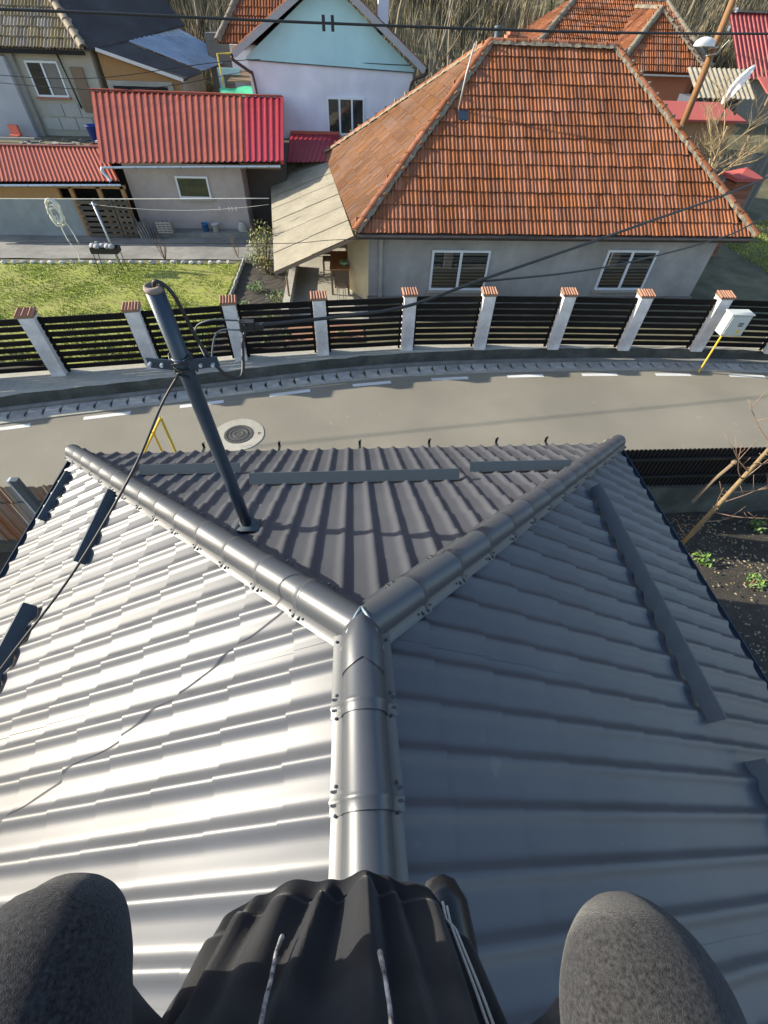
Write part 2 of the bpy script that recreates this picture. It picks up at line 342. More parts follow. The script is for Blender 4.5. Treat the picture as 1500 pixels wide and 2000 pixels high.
for i, (x, y) in enumerate(PIL):
    j0 = PIL[max(0,i-1)]; j1 = PIL[min(len(PIL)-1,i+1)]; d = V(j1[0]-j0[0], j1[1]-j0[1], 0).normalized(); n = V(-d.y, d.x, 0); c = V(x, y, .34)+n*.15
    tilt = Matrix.Rotation(random.uniform(-.01,.01), 3, 'Y')
    p = inst('pillar', pmm, frame_mx(c, d, n, V(0,0,1)), fence)
    loc = MB(); loc.box((0,0,1.39),(.33,.31,.04)); o = bpy.data.objects.new('cap_bed', loc.mesh('cap_bed', m_mortar)); COL.objects.link(o); o.parent = p
    for k in range(3):
        q = bpy.data.objects.new('cap_tile', ctme); COL.objects.link(q); q.parent = p; q.location = (-.127+.127*k, -.01, 1.44); q.rotation_euler = (math.radians(9), 0, random.uniform(-.03,.03))
    if i < len(PIL)-1:
        x2, y2 = PIL[i+1]; a = V(x, y, 0); b = V(x2, y2, 0); dd = (b-a); L0 = dd.length; dd.normalize(); nn = V(-dd.y, dd.x, 0)
        A = a+dd*.15+nn*.16; B = b-dd*.15+nn*.16
        for k in range(8):
            sc = (B-A).length; Mx = frame_mx((A+B)/2+V(0,0,.485+k*.157+random.uniform(-.004,.004)), dd, nn, V(0,0,1)) @ Matrix.Diagonal((sc,1,1 if k < 7 else 1.25,1))
            inst('slat', slatme, Mx, fence)
        for s in (.02, .98):
            q = A.lerp(B, s); mb = MB(); mb.box(V(q.x,q.y,1.0)+nn*.032, (.05,.04,1.3), Matrix((dd, nn, V(0,0,1))).transposed()); mb.build('slat_post', m_slat, fence)
# gas meter cabinet on a pipe
t = thing('gas_meter_cabinet', 'small pale grey meter cabinet on a yellow pipe before the fence', 'meter box', (9.28, 9.3, 0))
g = MB(); R = Matrix.Rotation(-.03, 3, 'Z'); g.box((9.35,9.22,1.33),(.52,.26,.50), R); c_ = g.build('cabinet', m_metergrey, t)
g = MB(); g.box((9.35,9.083,1.33),(.46,.014,.44), R); d_ = g.build('door', m_metergrey, t)
for k in range(3):
    g = MB(); g.box((9.42,9.072,1.40-.035*k),(.12,.012,.014), R); g.build('vent_slot', m_dark, d_)
g = MB(); g.box((9.46,9.072,1.19),(.09,.008,.08), R); g.build('warning_label', m_yellow, d_)
g = MB(); g.box((9.35,9.215,1.595),(.56,.30,.03), R); g.build('lid', m_metergrey, t)
g = MB(); g.tube([(9.22,9.2,0),(9.22,9.2,.6),(9.22,9.2,1.1)], .022, 8); g.build('pipe', m_yellow, t)
# ================================================================== METAL ROOFED HOUSE
W = .185; ZP = 4.46; SL = .559; HW = 18*W
house = thing('metal_roofed_house', 'dark graphite metal tile hip roof with round ridge caps over house walls', 'house', (0,0,0))
cs = 1/math.sqrt(1+SL*SL); RL = .35*cs
WT = [(k/16, .026*((1-math.cos(2*math.pi*k/16))/2)**3.4+.0022*math.sin(2*math.pi*k/16)) for k in range(16)]
ROWS = []; k = 0
while k*RL < HW-.02:
    e_ = min((k+1)*RL, HW); ROWS.append((k*RL, 0, e_-.006, .021*(e_-k*RL)/RL, 3)); ROWS.append((e_-.006, .021*(e_-k*RL)/RL, e_, 0, 1)); k += 1
def roofpt(side, s, d, h):
    nz = cs; nh = SL*cs
    if side == 'L': return (-d-h*nh, s, ZP-SL*d+h*nz)
    if side == 'R': return (d+h*nh, s, ZP-SL*d+h*nz)
    return (s, d+h*nh, ZP-SL*d+h*nz)
def sheet(side, s0, nw, seed, end):
    r_ = random.Random(seed); g = MB(); cols = []
    for w in range(nw):
        for tt, h in WT: cols.append((s0+(w+tt)*W, h))
    cols.append((s0+nw*W+.004, 0))
    dz = r_.uniform(0, .003); ph = r_.uniform(0, 6)
    nc = len(cols)
    for (d_a, h_a, d_b, h_b, nv) in ROWS:
        rows = []
        for q in range(nv+1):
            d = d_a+(d_b-d_a)*q/nv; hr = h_a+(h_b-h_a)*q/nv; row = []
            for s, hw in cols:
                s_ = min(s, end); d0 = max(0, s_) if side != 'F' else abs(s_); dd = max(d, d0)
                wob = .0016*math.sin(s*3.1+ph)*math.sin(dd*2.3+ph)+.0008*math.sin(s*11+dd*7)
                row.append(roofpt(side, s_, dd, hw+hr+dz+wob))
            rows.append(row)
        vs = [p for r in rows for p in r]; fs = []
        for i in range(nv):
            for j in range(nc-1):
                q = (i*nc+j, i*nc+j+1, (i+1)*nc+j+1, (i+1)*nc+j); a_ = [vs[x] for x in q]
                if max(math.dist(a_[0],a_[3]), math.dist(a_[1],a_[2])) > 1e-5: fs.append(q if side == 'R' else q[::-1] if side == 'L' else q)
        g.add(vs, fs)
    return g
for side, lab in (('L','sunlit slope of pressed metal tile sheets'), ('R','shaded slope of pressed metal tile sheets'), ('F','roadside hip slope of pressed metal tile sheets')):
    g = MB(); e = .03
    if side == 'F': g.slab([roofpt('F',0,.02,-e), roofpt('F',-HW+.02,HW-.02,-e), roofpt('F',HW-.02,HW-.02,-e)], (0,0,-.03))
    else: g.slab([roofpt(side,-5,.02,-e), roofpt(side,-.02,.02,-e), roofpt(side,HW-.04,HW-.03,-e), roofpt(side,-5,HW-.03,-e)][::1], (0,0,-.03))
    sp = g.build('roof_slope', m_felt, house, fix=True); sp['label'] = lab
    s0, s1 = (-5.0, HW) if side != 'F' else (-HW, HW)
    n = 0; s = s1
    while s > s0+.01:
        nw = 6; a = s-nw*W
        if a < s0-1: break
        ob = sheet(side, max(a, s0) if side == 'F' else a, nw, 17*n+ord(side), s1).build('roof_sheet', m_metal, sp, smooth=True, fix=False)
        s = a; n += 1
# walls, soffit and gutters
g = MB(); g.grid([[V(-HW+.35,-4.9,z),V(HW-.35,-4.9,z),V(HW-.35,HW-.35,z),V(-HW+.35,HW-.35,z)] for z in (-.03, ZP-SL*HW+.15)], True); g.build('wall', m_render, house)
g = MB(); ze = ZP-SL*HW-.06
g.slab([V(-HW+.01,-5,ze),V(HW-.01,-5,ze),V(HW-.01,HW-.01,ze),V(-HW+.01,HW-.01,ze)], (0,0,-.03)); g.build('soffit', m_guard, house)
def gutter(pa, pb, out, r=.055):
    g = MB(); pa = Vector(pa); pb = Vector(pb); out = Vector(out); rows = []
    for rr in (r, r-.006):
        pass
    prof = [(r*math.cos(a), r*math.sin(a)) for a in np.linspace(math.pi, 2*math.pi, 9)]+[((r-.008)*math.cos(a), (r-.008)*math.sin(a)) for a in np.linspace(2*math.pi, math.pi, 9)]
    g.grid([[p+out*u+V(0,0,v) for u, v in prof] for p in (pa, pb)], True); return g
gutter((HW+.06,-5,ze+.03),(HW+.06,HW+.02,ze+.03),(1,0,0)).build('gutter', m_mast, house)
gutter((-HW-.06,-5,ze+.03),(-HW-.06,HW+.02,ze+.03),(1,0,0)).build('gutter', m_mast, house)
for x in (-1.87,-.95,.05,.93,1.8,2.45):
    g = MB(); g.box((x,HW+.045,ze+.055),(.03,.14,.008)); g.box((x,HW+.115,ze+.085),(.03,.008,.07)); g.box((x+.01,HW+.115,ze+.123),(.02,.03,.006)); g.build('gutter_bracket', m_black, house)
# ridge and hip caps: barrel profile with flanges, one mesh per cap length
def cap_mesh(L, r0=.078, r1=.084):
    g = MB(); pr = []
    def prof(r, fl, lift=0):
        out = [(-r-fl, -.022), (-r-.004, 0)]
        out += [(-r*math.cos(a), .012+r*.95*math.sin(a)) for a in np.linspace(0, math.pi, 15)]
        out += [(r+.004, 0), (r+fl, -.022)]; return out
    st = [(0,r0),(L-.055,r1),(L-.046,r1+.0035),(L-.04,r1+.005),(L-.034,r1+.0035),(L-.028,r1+.001),(L,r1+.002)]
    g.grid([[V(x, y, z) for x, z in prof(r, .042)] for y, r in st])
    g.add([V(x, L, z) for x, z in prof(r1+.002,.042)]+[V(x, L, z-.003) for x, z in prof(r1+.002-.003,.042)], [(i, i+1, i+20, i+19) for i in range(18)])
    return g
def caps(pa, pb, L, end_dome=False):
    pa = Vector(pa); pb = Vector(pb); d = pb-pa; n = max(1, round(d.length/L)); l = d.length/n; d.normalize()
    sx = d.cross(V(0,0,1)).normalized(); uz = sx.cross(d)
    me = cap_mesh(l+.03).mesh('ridge_cap', m_cap, True)
    for k in range(n):
        o = inst('ridge_cap', me, frame_mx(pa+d*(k*l)+uz*(.002+.0015*(k % 2)), sx, d, uz)@Matrix.Rotation(random.uniform(-.006,.006),4,'Z'), house)
        g = MB()
        for s in (-1, 1):
            for q in (.1, .82):
                g.lathe((s*.106, l*q, -.012), [(.0065,0),(.0065,.004),(.004,.008)], 7)
            for q in (l+.0, l-.04): g.box((s*.106, q, -.012), (.036,.008,.008))
        so = bpy.data.objects.new('cap_screw', g.mesh('cap_screw', m_cap)) if k == 0 else bpy.data.objects.new('cap_screw', so.data)
        COL.objects.link(so); so.parent = o; so['kind'] = 'stuff'
    if end_dome:
        g = MB(); p = pa+d*d.length; r = .086; rows = []
        e = pb+d*.0
        for a in np.linspace(0, math.pi/2, 7):
            rows.append([e+d*(.075*math.sin(a))+sx*(-r*math.cos(a)*math.cos(b))+uz*(.012+r*math.cos(a)*.95*math.sin(b)) for b in np.linspace(0, math.pi, 13)])
        rows.append([e+d*.005+uz*-.05+sx*(-r*.98*math.cos(b)) for b in np.linspace(0, math.pi, 13)][::1])
        g.grid(rows[:-1]); g.grid([[e+sx*(-r*math.cos(b))*1.0+d*(.07*math.sin(b)) +uz*.012 for b in np.linspace(0,math.pi,9)], [e+sx*(-r*math.cos(b))+d*(.07*math.sin(b))-uz*.06 for b in np.linspace(0,math.pi,9)]])
        g.build('hip_end_cap', m_cap, house, True)
Zr = ZP+.035
caps((0,-.02,Zr+.004),(0,-4.9,Zr+.004), .305)
hs = HW+.06
caps((0,0,Zr),(-hs,hs,Zr-SL*hs), .37, True)
caps((0,0,Zr),(hs,hs,Zr-SL*hs), .37, True)
# the mitred junction of ridge and hips: a Y-shaped folded piece
g = MB(); r = .085
rows = []
for y, zz, rr in ((-.16,.004,.0865),(-.05,.006,.0875),(.03,.0,.082),(.075,-.022,.060),(.10,-.05,.03)):
    rows.append([V(-rr*math.cos(a)*1.0, y-.05*abs(math.cos(a)), Zr+zz+.012+rr*.97*math.sin(a)) for a in np.linspace(0, math.pi, 15)])
g.grid(rows); jn = g.build('ridge_junction', m_cap, house, True)
g = MB()
g.tube([V(-.085,-.10,Zr+.02),V(-.06,-.04,Zr+.065),V(-.02,.03,Zr+.085),V(0,.075,Zr+.06)], .006, 6); g.tube([V(.085,-.10,Zr+.02),V(.06,-.04,Zr+.065),V(.02,.03,Zr+.085),V(0,.075,Zr+.06)], .006, 6)
g.build('silicone_seam', M('bluish_sealant', (.25,.33,.38), .35), jn, True)
# snow guards: upright angle strips
def guard(side, s0, s1, d, h=.085, lab=None):
    g = MB(); n = 24; rows = []
    ss = np.linspace(s0, s1, n+1)
    def P(s, off, hh): 
        return Vector(roofpt(side, s, d+off, hh))
    h = h+.03
    def low(s): return .03 if side == 'F' else .026+.014*math.cos((s/W)*2*math.pi+math.pi)
    lean = .02
    g.grid([[P(s, 0, low(s)) for s in ss], [P(s, lean, h) for s in ss], [P(s, lean+.002, h) for s in ss], [P(s, .003, low(s)) for s in ss]])
    g.grid([[P(s, 0.004, .05) for s in ss], [P(s, .06, .048) for s in ss]])
    g.grid([[P(s, lean, h) for s in ss], [P(s, lean+.03, h-.004) for s in ss]])
    o = g.build('snow_guard', m_guard, house); return o
guard('F', -2.12, -1.15, 2.37, .095); guard('F', -.97, .95, 1.99, .10); guard('F', 1.12, 2.15, 2.23, .095)
guard('L', 1.24, 2.02, 2.14, .085); guard('L', .30, 1.0, 2.5, .10); guard('L', 2.2, 2.9, 3.15, .06)
guard('R', -.15, 1.97, 2.22, .105); guard('R', -1.6, -.36, 2.42, .105)
# screws on the sheets
g = MB()
for side in 'LRF':
    for i in range(26):
        s = random.uniform(-1.4, 3.0) if side != 'F' else random.uniform(-2.6,2.6)
        kk = random.randint(2, 10); d = kk*RL-.03; s = round(s/W/2)*2*W+.04
        if d < (max(0,s) if side != 'F' else abs(s))+.2: continue
        p = Vector(roofpt(side, s, d, .012)); n = Vector(roofpt(side, s, d, .1))-Vector(roofpt(side, s, d, 0))
        g.lathe(p, [(.006,0),(.006,.004),(.004,.007)], 6, n.normalized())
g.build('roof_screws', m_black, house)['kind'] = 'stuff'
# bits of debris on the roadside slope
for (s, d, c_) in ((-.77,1.5,m_whitep),(.33,1.55,m_dark),(-1.35,2.7,m_whitep)):
    g = MB(); p = Vector(roofpt('F', s, d, .012)); g.box(p, (.018,.012,.012), Matrix.Rotation(s*3,3,'Z'))
    tag(g.build('plaster_crumb', c_), {-.77:'white plaster crumb lying beside the mast on the roof', .33:'dark plaster crumb lying on the roadside slope', -1.35:'white plaster crumb lying low beside a snow guard'}[s], 'crumb')
# ------------------------------------------------------------------ service mast
mb_ = V(-.77,1.14,ZP-SL*1.14); mt_ = V(-.805,1.05,5.47); md = (mt_-mb_).normalized()
t = thing('service_mast', 'blue grey steel service mast rising through the roadside roof slope', 'mast', tuple(mb_))
g = MB(); g.tube([mb_-md*.05, mb_.lerp(mt_,.3), mb_.lerp(mt_,.7), mt_], .038, 20); g.build('pole', m_mast, t, True)
g = MB(); g.lathe(mt_-md*.004, [(.039,0),(.041,.01),(.038,.02),(.028,.024),(.026,.004)], 18, md); g.build('top_collar', M('weathered_collar', (.25,.2,.17), .8), t, True)
g = MB(); nrm = V(0,SL*cs,cs); g.lathe(mb_+nrm*.02, [(.075,-.01),(.07,.01),(.052,.03),(.045,.07),(.040,.09)], 18, (nrm+md).normalized())
g.box(mb_+nrm*.026+V(.0,-.03,.016), (.2,.22,.006), Matrix((V(1,0,0), V(0,cs,-SL*cs), nrm)).transposed()); g.build('base_flashing', m_guard, t, True)
pc = mb_.lerp(mt_, .80)
g = MB(); g.lathe(pc-md*.03, [(.041,0),(.047,.002),(.047,.06),(.041,.062)], 18, md); g.build('clamp_band', m_mast, t, True)
g = MB(); g.bar(pc+V(-.155,-.01,.0), pc+V(-.03,-.035,.0), .006,.05); g.bar(pc+V(.03,-.035,.0), pc+V(.17,-.02,.01), .006,.05); g.build('bracket_arm', m_mast, t)
g = MB()
for q in (-.14,-.085,.09,.145): g.tube([pc+V(q,-.045,.0), pc+V(q,.0,.0)], .008, 7)
g.build('bracket_bolts', m_zinc, t)
g = MB(); random.seed(3)
for k in range(5):
    a0 = k*1.3; g.tube([pc+md*(-.055+.02*k)+V(.05*math.cos(a0+a), .05*math.sin(a0+a), .012*math.sin(a*2)) for a in np.linspace(0, 5.2, 12)], .005, 6)
g.build('cable_lashing', m_black, t, True)
# tension clamp with wedge
c0 = V(-.50,1.22,5.235)
g = MB(); g.box(c0, (.06,.035,.045)); g.box(c0+V(.045,0,-.004), (.05,.024,.03)); g.tube([c0+V(-.01,-.03,.01),c0+V(-.01,.03,.01)], .008, 8); cl = g.build('tension_clamp', m_black, t)
g = MB(); g.tube(catmull([c0+V(-.03,.0,.025), c0+V(-.17,-.01,.03), c0+V(-.25,-.01,-.02), pc+V(.12,-.02,.0)], 6), .004, 6); g.tube(catmull([c0+V(-.03,.0,-.02), c0+V(-.15,-.01,-.03), pc+V(.13,-.02,-.01)], 6), .004, 6)
g.tube([c0+V(-.035,.0,.032), c0+V(-.038,0,-.03)], .006, 6); g.build('clamp_bail', m_guard, t, True)
# cables
g = MB(); g.tube(catmull([(mt_+V(0,0,.0)), mt_+V(.02,-.005,.035), mt_+V(.07,.0,-.02), pc+V(.10,.0,.10), pc+V(.17,.0,-.06), pc+V(.25,.02,-.09), c0+V(-.03,0,-.05), c0+V(.06,.01,-.005)], 8), .0085, 8)
tag(g.build('drip_loop_cable', m_black, None, True, tuple(mt_)), 'black cable looping from the mast head down to its tension clamp', 'cable')
A = catmull([c0+V(.03,0,0), (-.1,1.55,5.12), (.32,1.75,5.09), (.86,2.02,5.15), (2.3,2.95,5.2), (4.2,4.3,5.24), (9,7.4,5.7), (16,11.9,6.6)], 8)
g = MB(); g.tube(A, .0095, 8); tag(g.build('service_cable', m_black, None, True, tuple(c0)), 'black service cable from the roof mast rising over the tiled roof', 'cable')
B = catmull([(.80,1.99,5.135), (1.6,2.5,5.0), (2.38,3.0,4.91), (3.7,3.9,4.81), (4.57,4.5,4.84), (9,7.5,5.2), (16,12.2,6.0)], 8)
g = MB(); g.tube(B, .007, 8); tag(g.build('service_cable', m_black, None, True, (.8,1.99,5.13)), 'thinner black cable branching off the mast cable before the house facade', 'cable')
g = MB(); Cc = catmull([pc+V(-.02,-.05,-.04), pc+V(-.12,-.12,-.16), (-1.0,.62,4.86), (-1.28,.32,4.55), (-1.62,.06,4.24), (-1.95,-.16,3.93), (-2.35,-.4,3.62), (-2.9,-.8,3.3), (-3.6,-1.2,2.9)], 8)
g.tube(Cc, .006, 8); tag(g.build('house_cable', m_black, None, True, tuple(pc)), 'thin black cable slung from the mast down across the sunlit roof slope', 'cable')
# overhead line along the street
def street(x): return 10.97+.125*x
g = MB(); P = [(-16,street(-16),6.02),(-10,street(-10),6.0),(-5.15,street(-5.15),6.02),(-.29,street(-.29),5.99),(4.5,street(4.5),5.99),(9.4,street(9.4)+.6,6.05),(16,street(16)+.8,6.2)]
g.tube(catmull(P, 8), .019, 8); ol = tag(g.build('overhead_line', m_black, None, True, P[3]), 'thick black overhead cable bundle strung along the street with two spacers', 'cable')
for dx in (-.075,.085):
    g = MB(); g.box((-.29+dx,street(-.29+dx),5.99),(.055,.05,.20)); g.build('spacer', m_black, ol)
# ================================================================== TILED ROOFS
def tile_mesh(w=.21, L=.44, th=.022, up=.03):
    g = MB(); xs = [-.5,-.44,-.36,-.27,-.20,-.12,0,.06,.14,.23,.30,.38,.5]; zs = [.2,.9,1,.7,.12,0,.05,.6,1,.9,.4,0,0]
    f = [V(x*w*1.02, 0, z*th+up) for x, z in zip(xs, zs)]; b = [V(x*w*1.02, L, z*th) for x, z in zip(xs, zs)]
    g.grid([f, b]); g.grid([[V(p.x, .004, p.z-.022) for p in f], f]); return g
def tiles_on(o, u, v, width, run, w, rows, left, right):
    """matrices of tiles on a slope: o eave corner, u along eave, v up-slope; left/right(frac)->cut"""
    n = u.cross(v).normalized(); out = []; L = run/rows
    for i in range(rows):
        fr = (i+.45)/rows; a = left(fr); b = right(fr); off = (.5*w if i % 2 else 0)*0
        k0 = math.ceil((a-.02-w*.5)/w); k = k0
        while (k+.5)*w < b+.03:
            xx = (k+.5)*w
            if xx > a-.05:
                p = o+u*(xx+random.uniform(-.006,.006))+v*(i*L-.02+random.uniform(-.012,.012))+n*(random.uniform(0,.008)+.01)
                R = Matrix.Rotation(random.uniform(-.02,.02), 4, 'Z')@Matrix.Rotation(random.uniform(-.01,.015), 4, 'X')
                out.append(frame_mx(p, u, v, n)@R)
            k += 1
    return out
def joined(mats, me, name, mat, parent, kind='stuff'):
    co = np.array([v.co[:] for v in me.vertices]); fs = np.array([list(p.vertices) for p in me.polygons]); nv = len(co)
    H = np.concatenate([co, np.ones((nv,1))], 1); Vs = []; Fs = []
    off = np.array(WL[parent])
    for i, m in enumerate(mats): Vs.append((H@np.array(m).T)[:, :3]-off); Fs.append(fs+i*nv)
    nm = bpy.data.meshes.new(name); nm.from_pydata(np.concatenate(Vs).tolist(), [], np.concatenate(Fs).tolist()); nm.materials.append(mat); nm.update()
    o = bpy.data.objects.new(name, nm); COL.objects.link(o); o.parent = parent; WL[o] = WL[parent]
    if kind: o['kind'] = kind
    return o
def hipcap_mesh(L=.42, r=.10):
    g = MB(); rows = []
    for y, rr in ((0,r*1.12),(.035,r*1.12),(.045,r),(L,r*.86)):
        rows.append([V(-rr*math.cos(a), y, rr*.8*math.sin(a)) for a in np.linspace(0, math.pi, 9)])
    g.grid(rows); g.grid([[p*.9 for p in rows[0]], rows[0]]); return g
def hip_line(pa, pb, parent, me, lm=.37, mortar=True, lip=False):
    pa = Vector(pa); pb = Vector(pb); d = pb-pa; n = round(d.length/lm); l = d.length/n; d.normalize(); sx = d.cross(V(0,0,1)).normalized(); uz = sx.cross(d)
    for k in range(n):
        o = inst('ridge_tile', me, frame_mx(pa+d*k*l+uz*.035, sx, d, uz)@Matrix.Rotation(random.uniform(-.04,.04),4,'Z')@Matrix.Rotation(random.uniform(-.01,.05),4,'X'), parent)
    if mortar:
        g = MB(); m_ = int(n*4); r_ = random.Random(n)
        g.grid([[pa+d*(i/m_*(pb-pa).length)+sx*(q*(1+.35*r_.random()))+uz*(hh+.02*r_.random()) for i in range(m_+1)] for q, hh in ((-.13,-.01),(-.075,.055),(.075,.055),(.13,-.01))])
        g.build('mortar_bed', m_mortar, parent)
def window(parent, x0, x1, z0, z1, y, face=-1, sash=2, curtain='zebra', ax='y', split=None):
    """framed window in a wall facing -y"""
    g = MB(); fw = .06; dp = .05
    wn = MB(); wn.rng(x0,x1,y-dp,y+.02,z0,z0+fw); wn.rng(x0,x1,y-dp,y+.02,z1-fw,z1); wn.rng(x0,x0+fw,y-dp+.001,y+.02,z0+fw,z1-fw); wn.rng(x1-fw,x1,y-dp+.001,y+.02,z0+fw,z1-fw)
    ws = [x0+(x1-x0)*k/sash for k in range(1, sash)]
    for xm in ws: wn.rng(xm-fw*.6,xm+fw*.6,y-dp-.006,y+.019,z0+fw,z1-fw)
    o = wn.build('window', m_pvc, parent)
    edges = [x0]+ws+[x1]
    for a, b in zip(edges[:-1], edges[1:]):
        p = MB(); p.poly(V(a+fw*.5,y-.03,z0+fw*.9),V(b-fw*.5,y-.03,z0+fw*.9),V(b-fw*.5,y-.03,z1-fw*.9),V(a+fw*.5,y-.03,z1-fw*.9)); p.build('pane', GLASS, o)
    s = MB(); s.rng(x0-.06,x1+.06,y-.12,y-.002,z0-.05,z0-.005); s.build('sill', m_conc2 if curtain != 'none' else m_brick, o)
    b = MB(); b.poly(V(x0+.02,y-.006,z0+.02),V(x1-.02,y-.006,z0+.02),V(x1-.02,y-.006,z1-.02),V(x0+.02,y-.006,z1-.02)); b.build('curtain', m_zebra_d if curtain != 'grey' else M('grey_lace_curtain', (.16,.16,.155), .95, 0, (.07,.07,.07), 3, stretch=(9,1,.3)), o)
    if curtain == 'zebra':
        s = MB(); nb = 11; h = (z1-z0-.1)/nb
        for k in range(nb): 
            for a, b_ in zip(edges[:-1], edges[1:]): s.poly(V(a+.05,y-.012,z0+.05+h*k),V(b_-.05,y-.012,z0+.05+h*k),V(b_-.05,y-.012,z0+.05+h*(k+.5)),V(a+.05,y-.012,z0+.05+h*(k+.5)))
        s.build('blind', m_zebra_l, o)
    return o
# ---- the tiled house across the road
EX0, EX1, EY0, EY1, EZ = .16, 11.1, 12.2, 21.0, 2.30
RX0, RX1, RY, RZ = 3.96, 7.55, 16.6, 5.6
th = thing('tiled_house', 'low grey rendered house with orange clay tile hip roof', 'house', (5.6,12.7,0))
g = MB(); g.grid([[V(.51,12.7,z),V(10.55,12.7,z),V(10.55,20.5,z),V(.51,20.5,z)] for z in (0,.45,2.42)], True); g.build('wall', m_render, th)
g = MB(); g.rng(.495,.509,12.705,20.4,.28,2.3); g.build('painted_side_wall', m_cream, th)
g = MB(); g.slab([V(.505,12.71,2.2),V(.505,13.55,2.2),V(-.08,13.55,2.2)], (0,0,-1.9)); g.build('porch_side_wall', m_cream, th, fix=True)
g = MB(); g.rng(.47,10.6,12.655,12.698,0,.5); g.build('plinth', m_conc, th)
g = MB(); g.rng(.80,.90,12.61,12.69,.5,2.28); g.build('drain_pipe', m_render, th)
window(th, 2.3, 3.97, .68, 1.76, 12.70); window(th, 7.38, 8.88, .70, 1.80, 12.70)
for x0, x1 in ((2.2,4.07),(7.28,8.98)):
    g = MB(); g.rng(x0,x1,12.66,12.699,.57,.63); g.build('sill_band', m_conc2, th)
A_, B_, C_, D_ = V(EX0,EY0,EZ), V(EX1,EY0,EZ), V(EX1,EY1,EZ), V(-.85,EY1,EZ); R0, R1 = V(RX0,RY,RZ), V(RX1,RY,RZ)
g = MB(); g.add([A_,B_,C_,D_,R0,R1], [(0,1,5,4),(1,2,5),(2,3,4,5),(3,0,4),(3,2,1,0)]); roof = g.build('roof', m_felt, th)
g = MB(); g.rng(EX0+.05,EX1-.05,EY0-.02,EY0+.03,EZ-.14,EZ-.01); g.bar(A_+V(.02,.05,-.08),D_+V(.02,0,-.08),.04,.12); g.build('fascia', M('dark_fascia', (.07,.05,.04), .85), th)
gutter((EX0+.02,EY0-.08,EZ-.03),(EX1-.02,EY0-.08,EZ-.03),(0,-1,0),.05).build('gutter', M('rusty_gutter', (.09,.06,.05), .7, .2, (.2,.18,.17), 5), th)
TM = tile_mesh().mesh('roof_tile', m_tile); TMs = tile_mesh().mesh('roof_tile_joined')
v = (R0-A_); vy = V(0, RY-EY0, RZ-EZ); run = vy.length; vy.normalize()
mats = tiles_on(A_, V(1,0,0), vy, EX1-EX0, run, .2104, 14, lambda f: f*(RX0-EX0), lambda f: (EX1-EX0)-f*(EX1-RX1))
mats.sort(key=lambda m: (m.translation-CAM).length)
for m in mats[:300]: inst('roof_tile', TM, m, roof)
joined(mats[300:], TMs, 'roof_tiles_upper', m_tile_s, roof)
uL = (A_-D_); LL = uL.length; uL.normalize(); nL = uL.cross(R0-D_).normalized(); vL = nL.cross(uL).normalized(); a0 = (R0-D_).dot(uL); runL = (R0-D_).dot(vL)
def roll_mesh(w=.105, L=.42, h=.04):
    g = MB(); xs = [-.40,-.38,-.22,0,.22,.38,.40]; zs = [-.4,.35,.85,1,.85,.35,-.4]
    f = [V(x*w, 0, z*h+.025) for x, z in zip(xs, zs)]; b = [V(x*w, L, z*h) for x, z in zip(xs, zs)]
    g.grid([f, b]); g.grid([[V(p.x, .004, p.z-.025) for p in f], f]); return g
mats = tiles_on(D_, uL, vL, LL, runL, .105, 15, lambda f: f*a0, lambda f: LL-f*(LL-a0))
joined(mats, roll_mesh().mesh('roof_tile_side'), 'roof_tiles_side', M('sunglint_tan_tile', (.25,.115,.05), .9, 0, (.16,.068,.032), 6, .2, 40, spec=.2, rand=.16, rrand=.3, island=True, big=.25, bigscale=.7), roof)  # browner than the front tiles: this slope's sun glint is put into the colour
vx = V(-(EX1-RX1), 0, RZ-EZ); runx = vx.length; vx.normalize()
joined(tiles_on(B_, V(0,1,0), vx, EY1-EY0, runx, .2104, 14, lambda f: f*(RY-EY0), lambda f: (EY1-EY0)-f*(EY1-RY)), TMs, 'roof_tiles_far_side', m_tile_s, roof)
HC = hipcap_mesh().mesh('ridge_tile', m_tile)
hip_line(A_+V(-.03,-.03,.03), R0, roof, HC); hip_line(B_+V(.03,-.03,.03), R1, roof, HC); hip_line(D_+V(-.03,.03,.03), R0, roof, HC); hip_line(R1+V(.05,0,0), R0, roof, HC)
# mortar nibs standing along the far hips
for i in range(17):
    p = B_.lerp(R1, (i+.5)/17.3)+V(.07,.03,.10); g = MB(); g.box(p, (.10,.05,.11), Matrix.Rotation(.5+random.uniform(-.2,.2),3,'Z')); g.build('mortar_nib', m_mortar, roof)
for i in range(16):
    p = D_.lerp(R0, (i+.5)/16.3)+V(-.05,.03,.13); g = MB(); g.box(p, (.05,.09,.12), Matrix.Rotation(random.uniform(-.2,.2),3,'Z')); g.build('mortar_nib', m_mortar, roof)
# chimney, vent pipe and antenna pole
t = thing('brick_chimney', 'small broken brick chimney stub behind the tiled roof ridge', 'chimney', (5.0,17.1,5.2))
for r_ in range(4):
    for k in range(2):
        for q in range(2):
            g = MB(); ang = Matrix.Rotation(random.uniform(-.06,.06),3,'Z'); g.box((4.66+.30*k+.03*(r_ % 2),17.0+.22*q,5.45+.105*r_+.05), (.27-.04*(r_ == 3),.2,.095), ang)
            if not (r_ == 3 and k == 1): g.build('brick', m_brick, t)
g = MB(); g.tube([(4.22,16.9,5.4),(4.22,16.9,5.85)], .085, 10); g.lathe((4.22,16.9,5.85), [(.085,0),(.11,.02),(.11,.07),(.085,.09)], 10); tag(g.build('flue_pipe', m_guard, None, True, (4.22,16.9,5.4)), 'grey sheet metal flue pipe beside the brick chimney stub', 'flue')
t = thing('antenna_pole', 'thin pale pole leaning on the tiled roof from a dark plate', 'pole', (3.02,14.85,4.3))
g = MB(); g.tube([(3.0,14.95,4.35),(3.1,14.95,5.1),(3.24,15.0,5.66)], .022, 8); g.build('pole', M('bare_alloy', (.5,.46,.42), .5, .2), t, True)
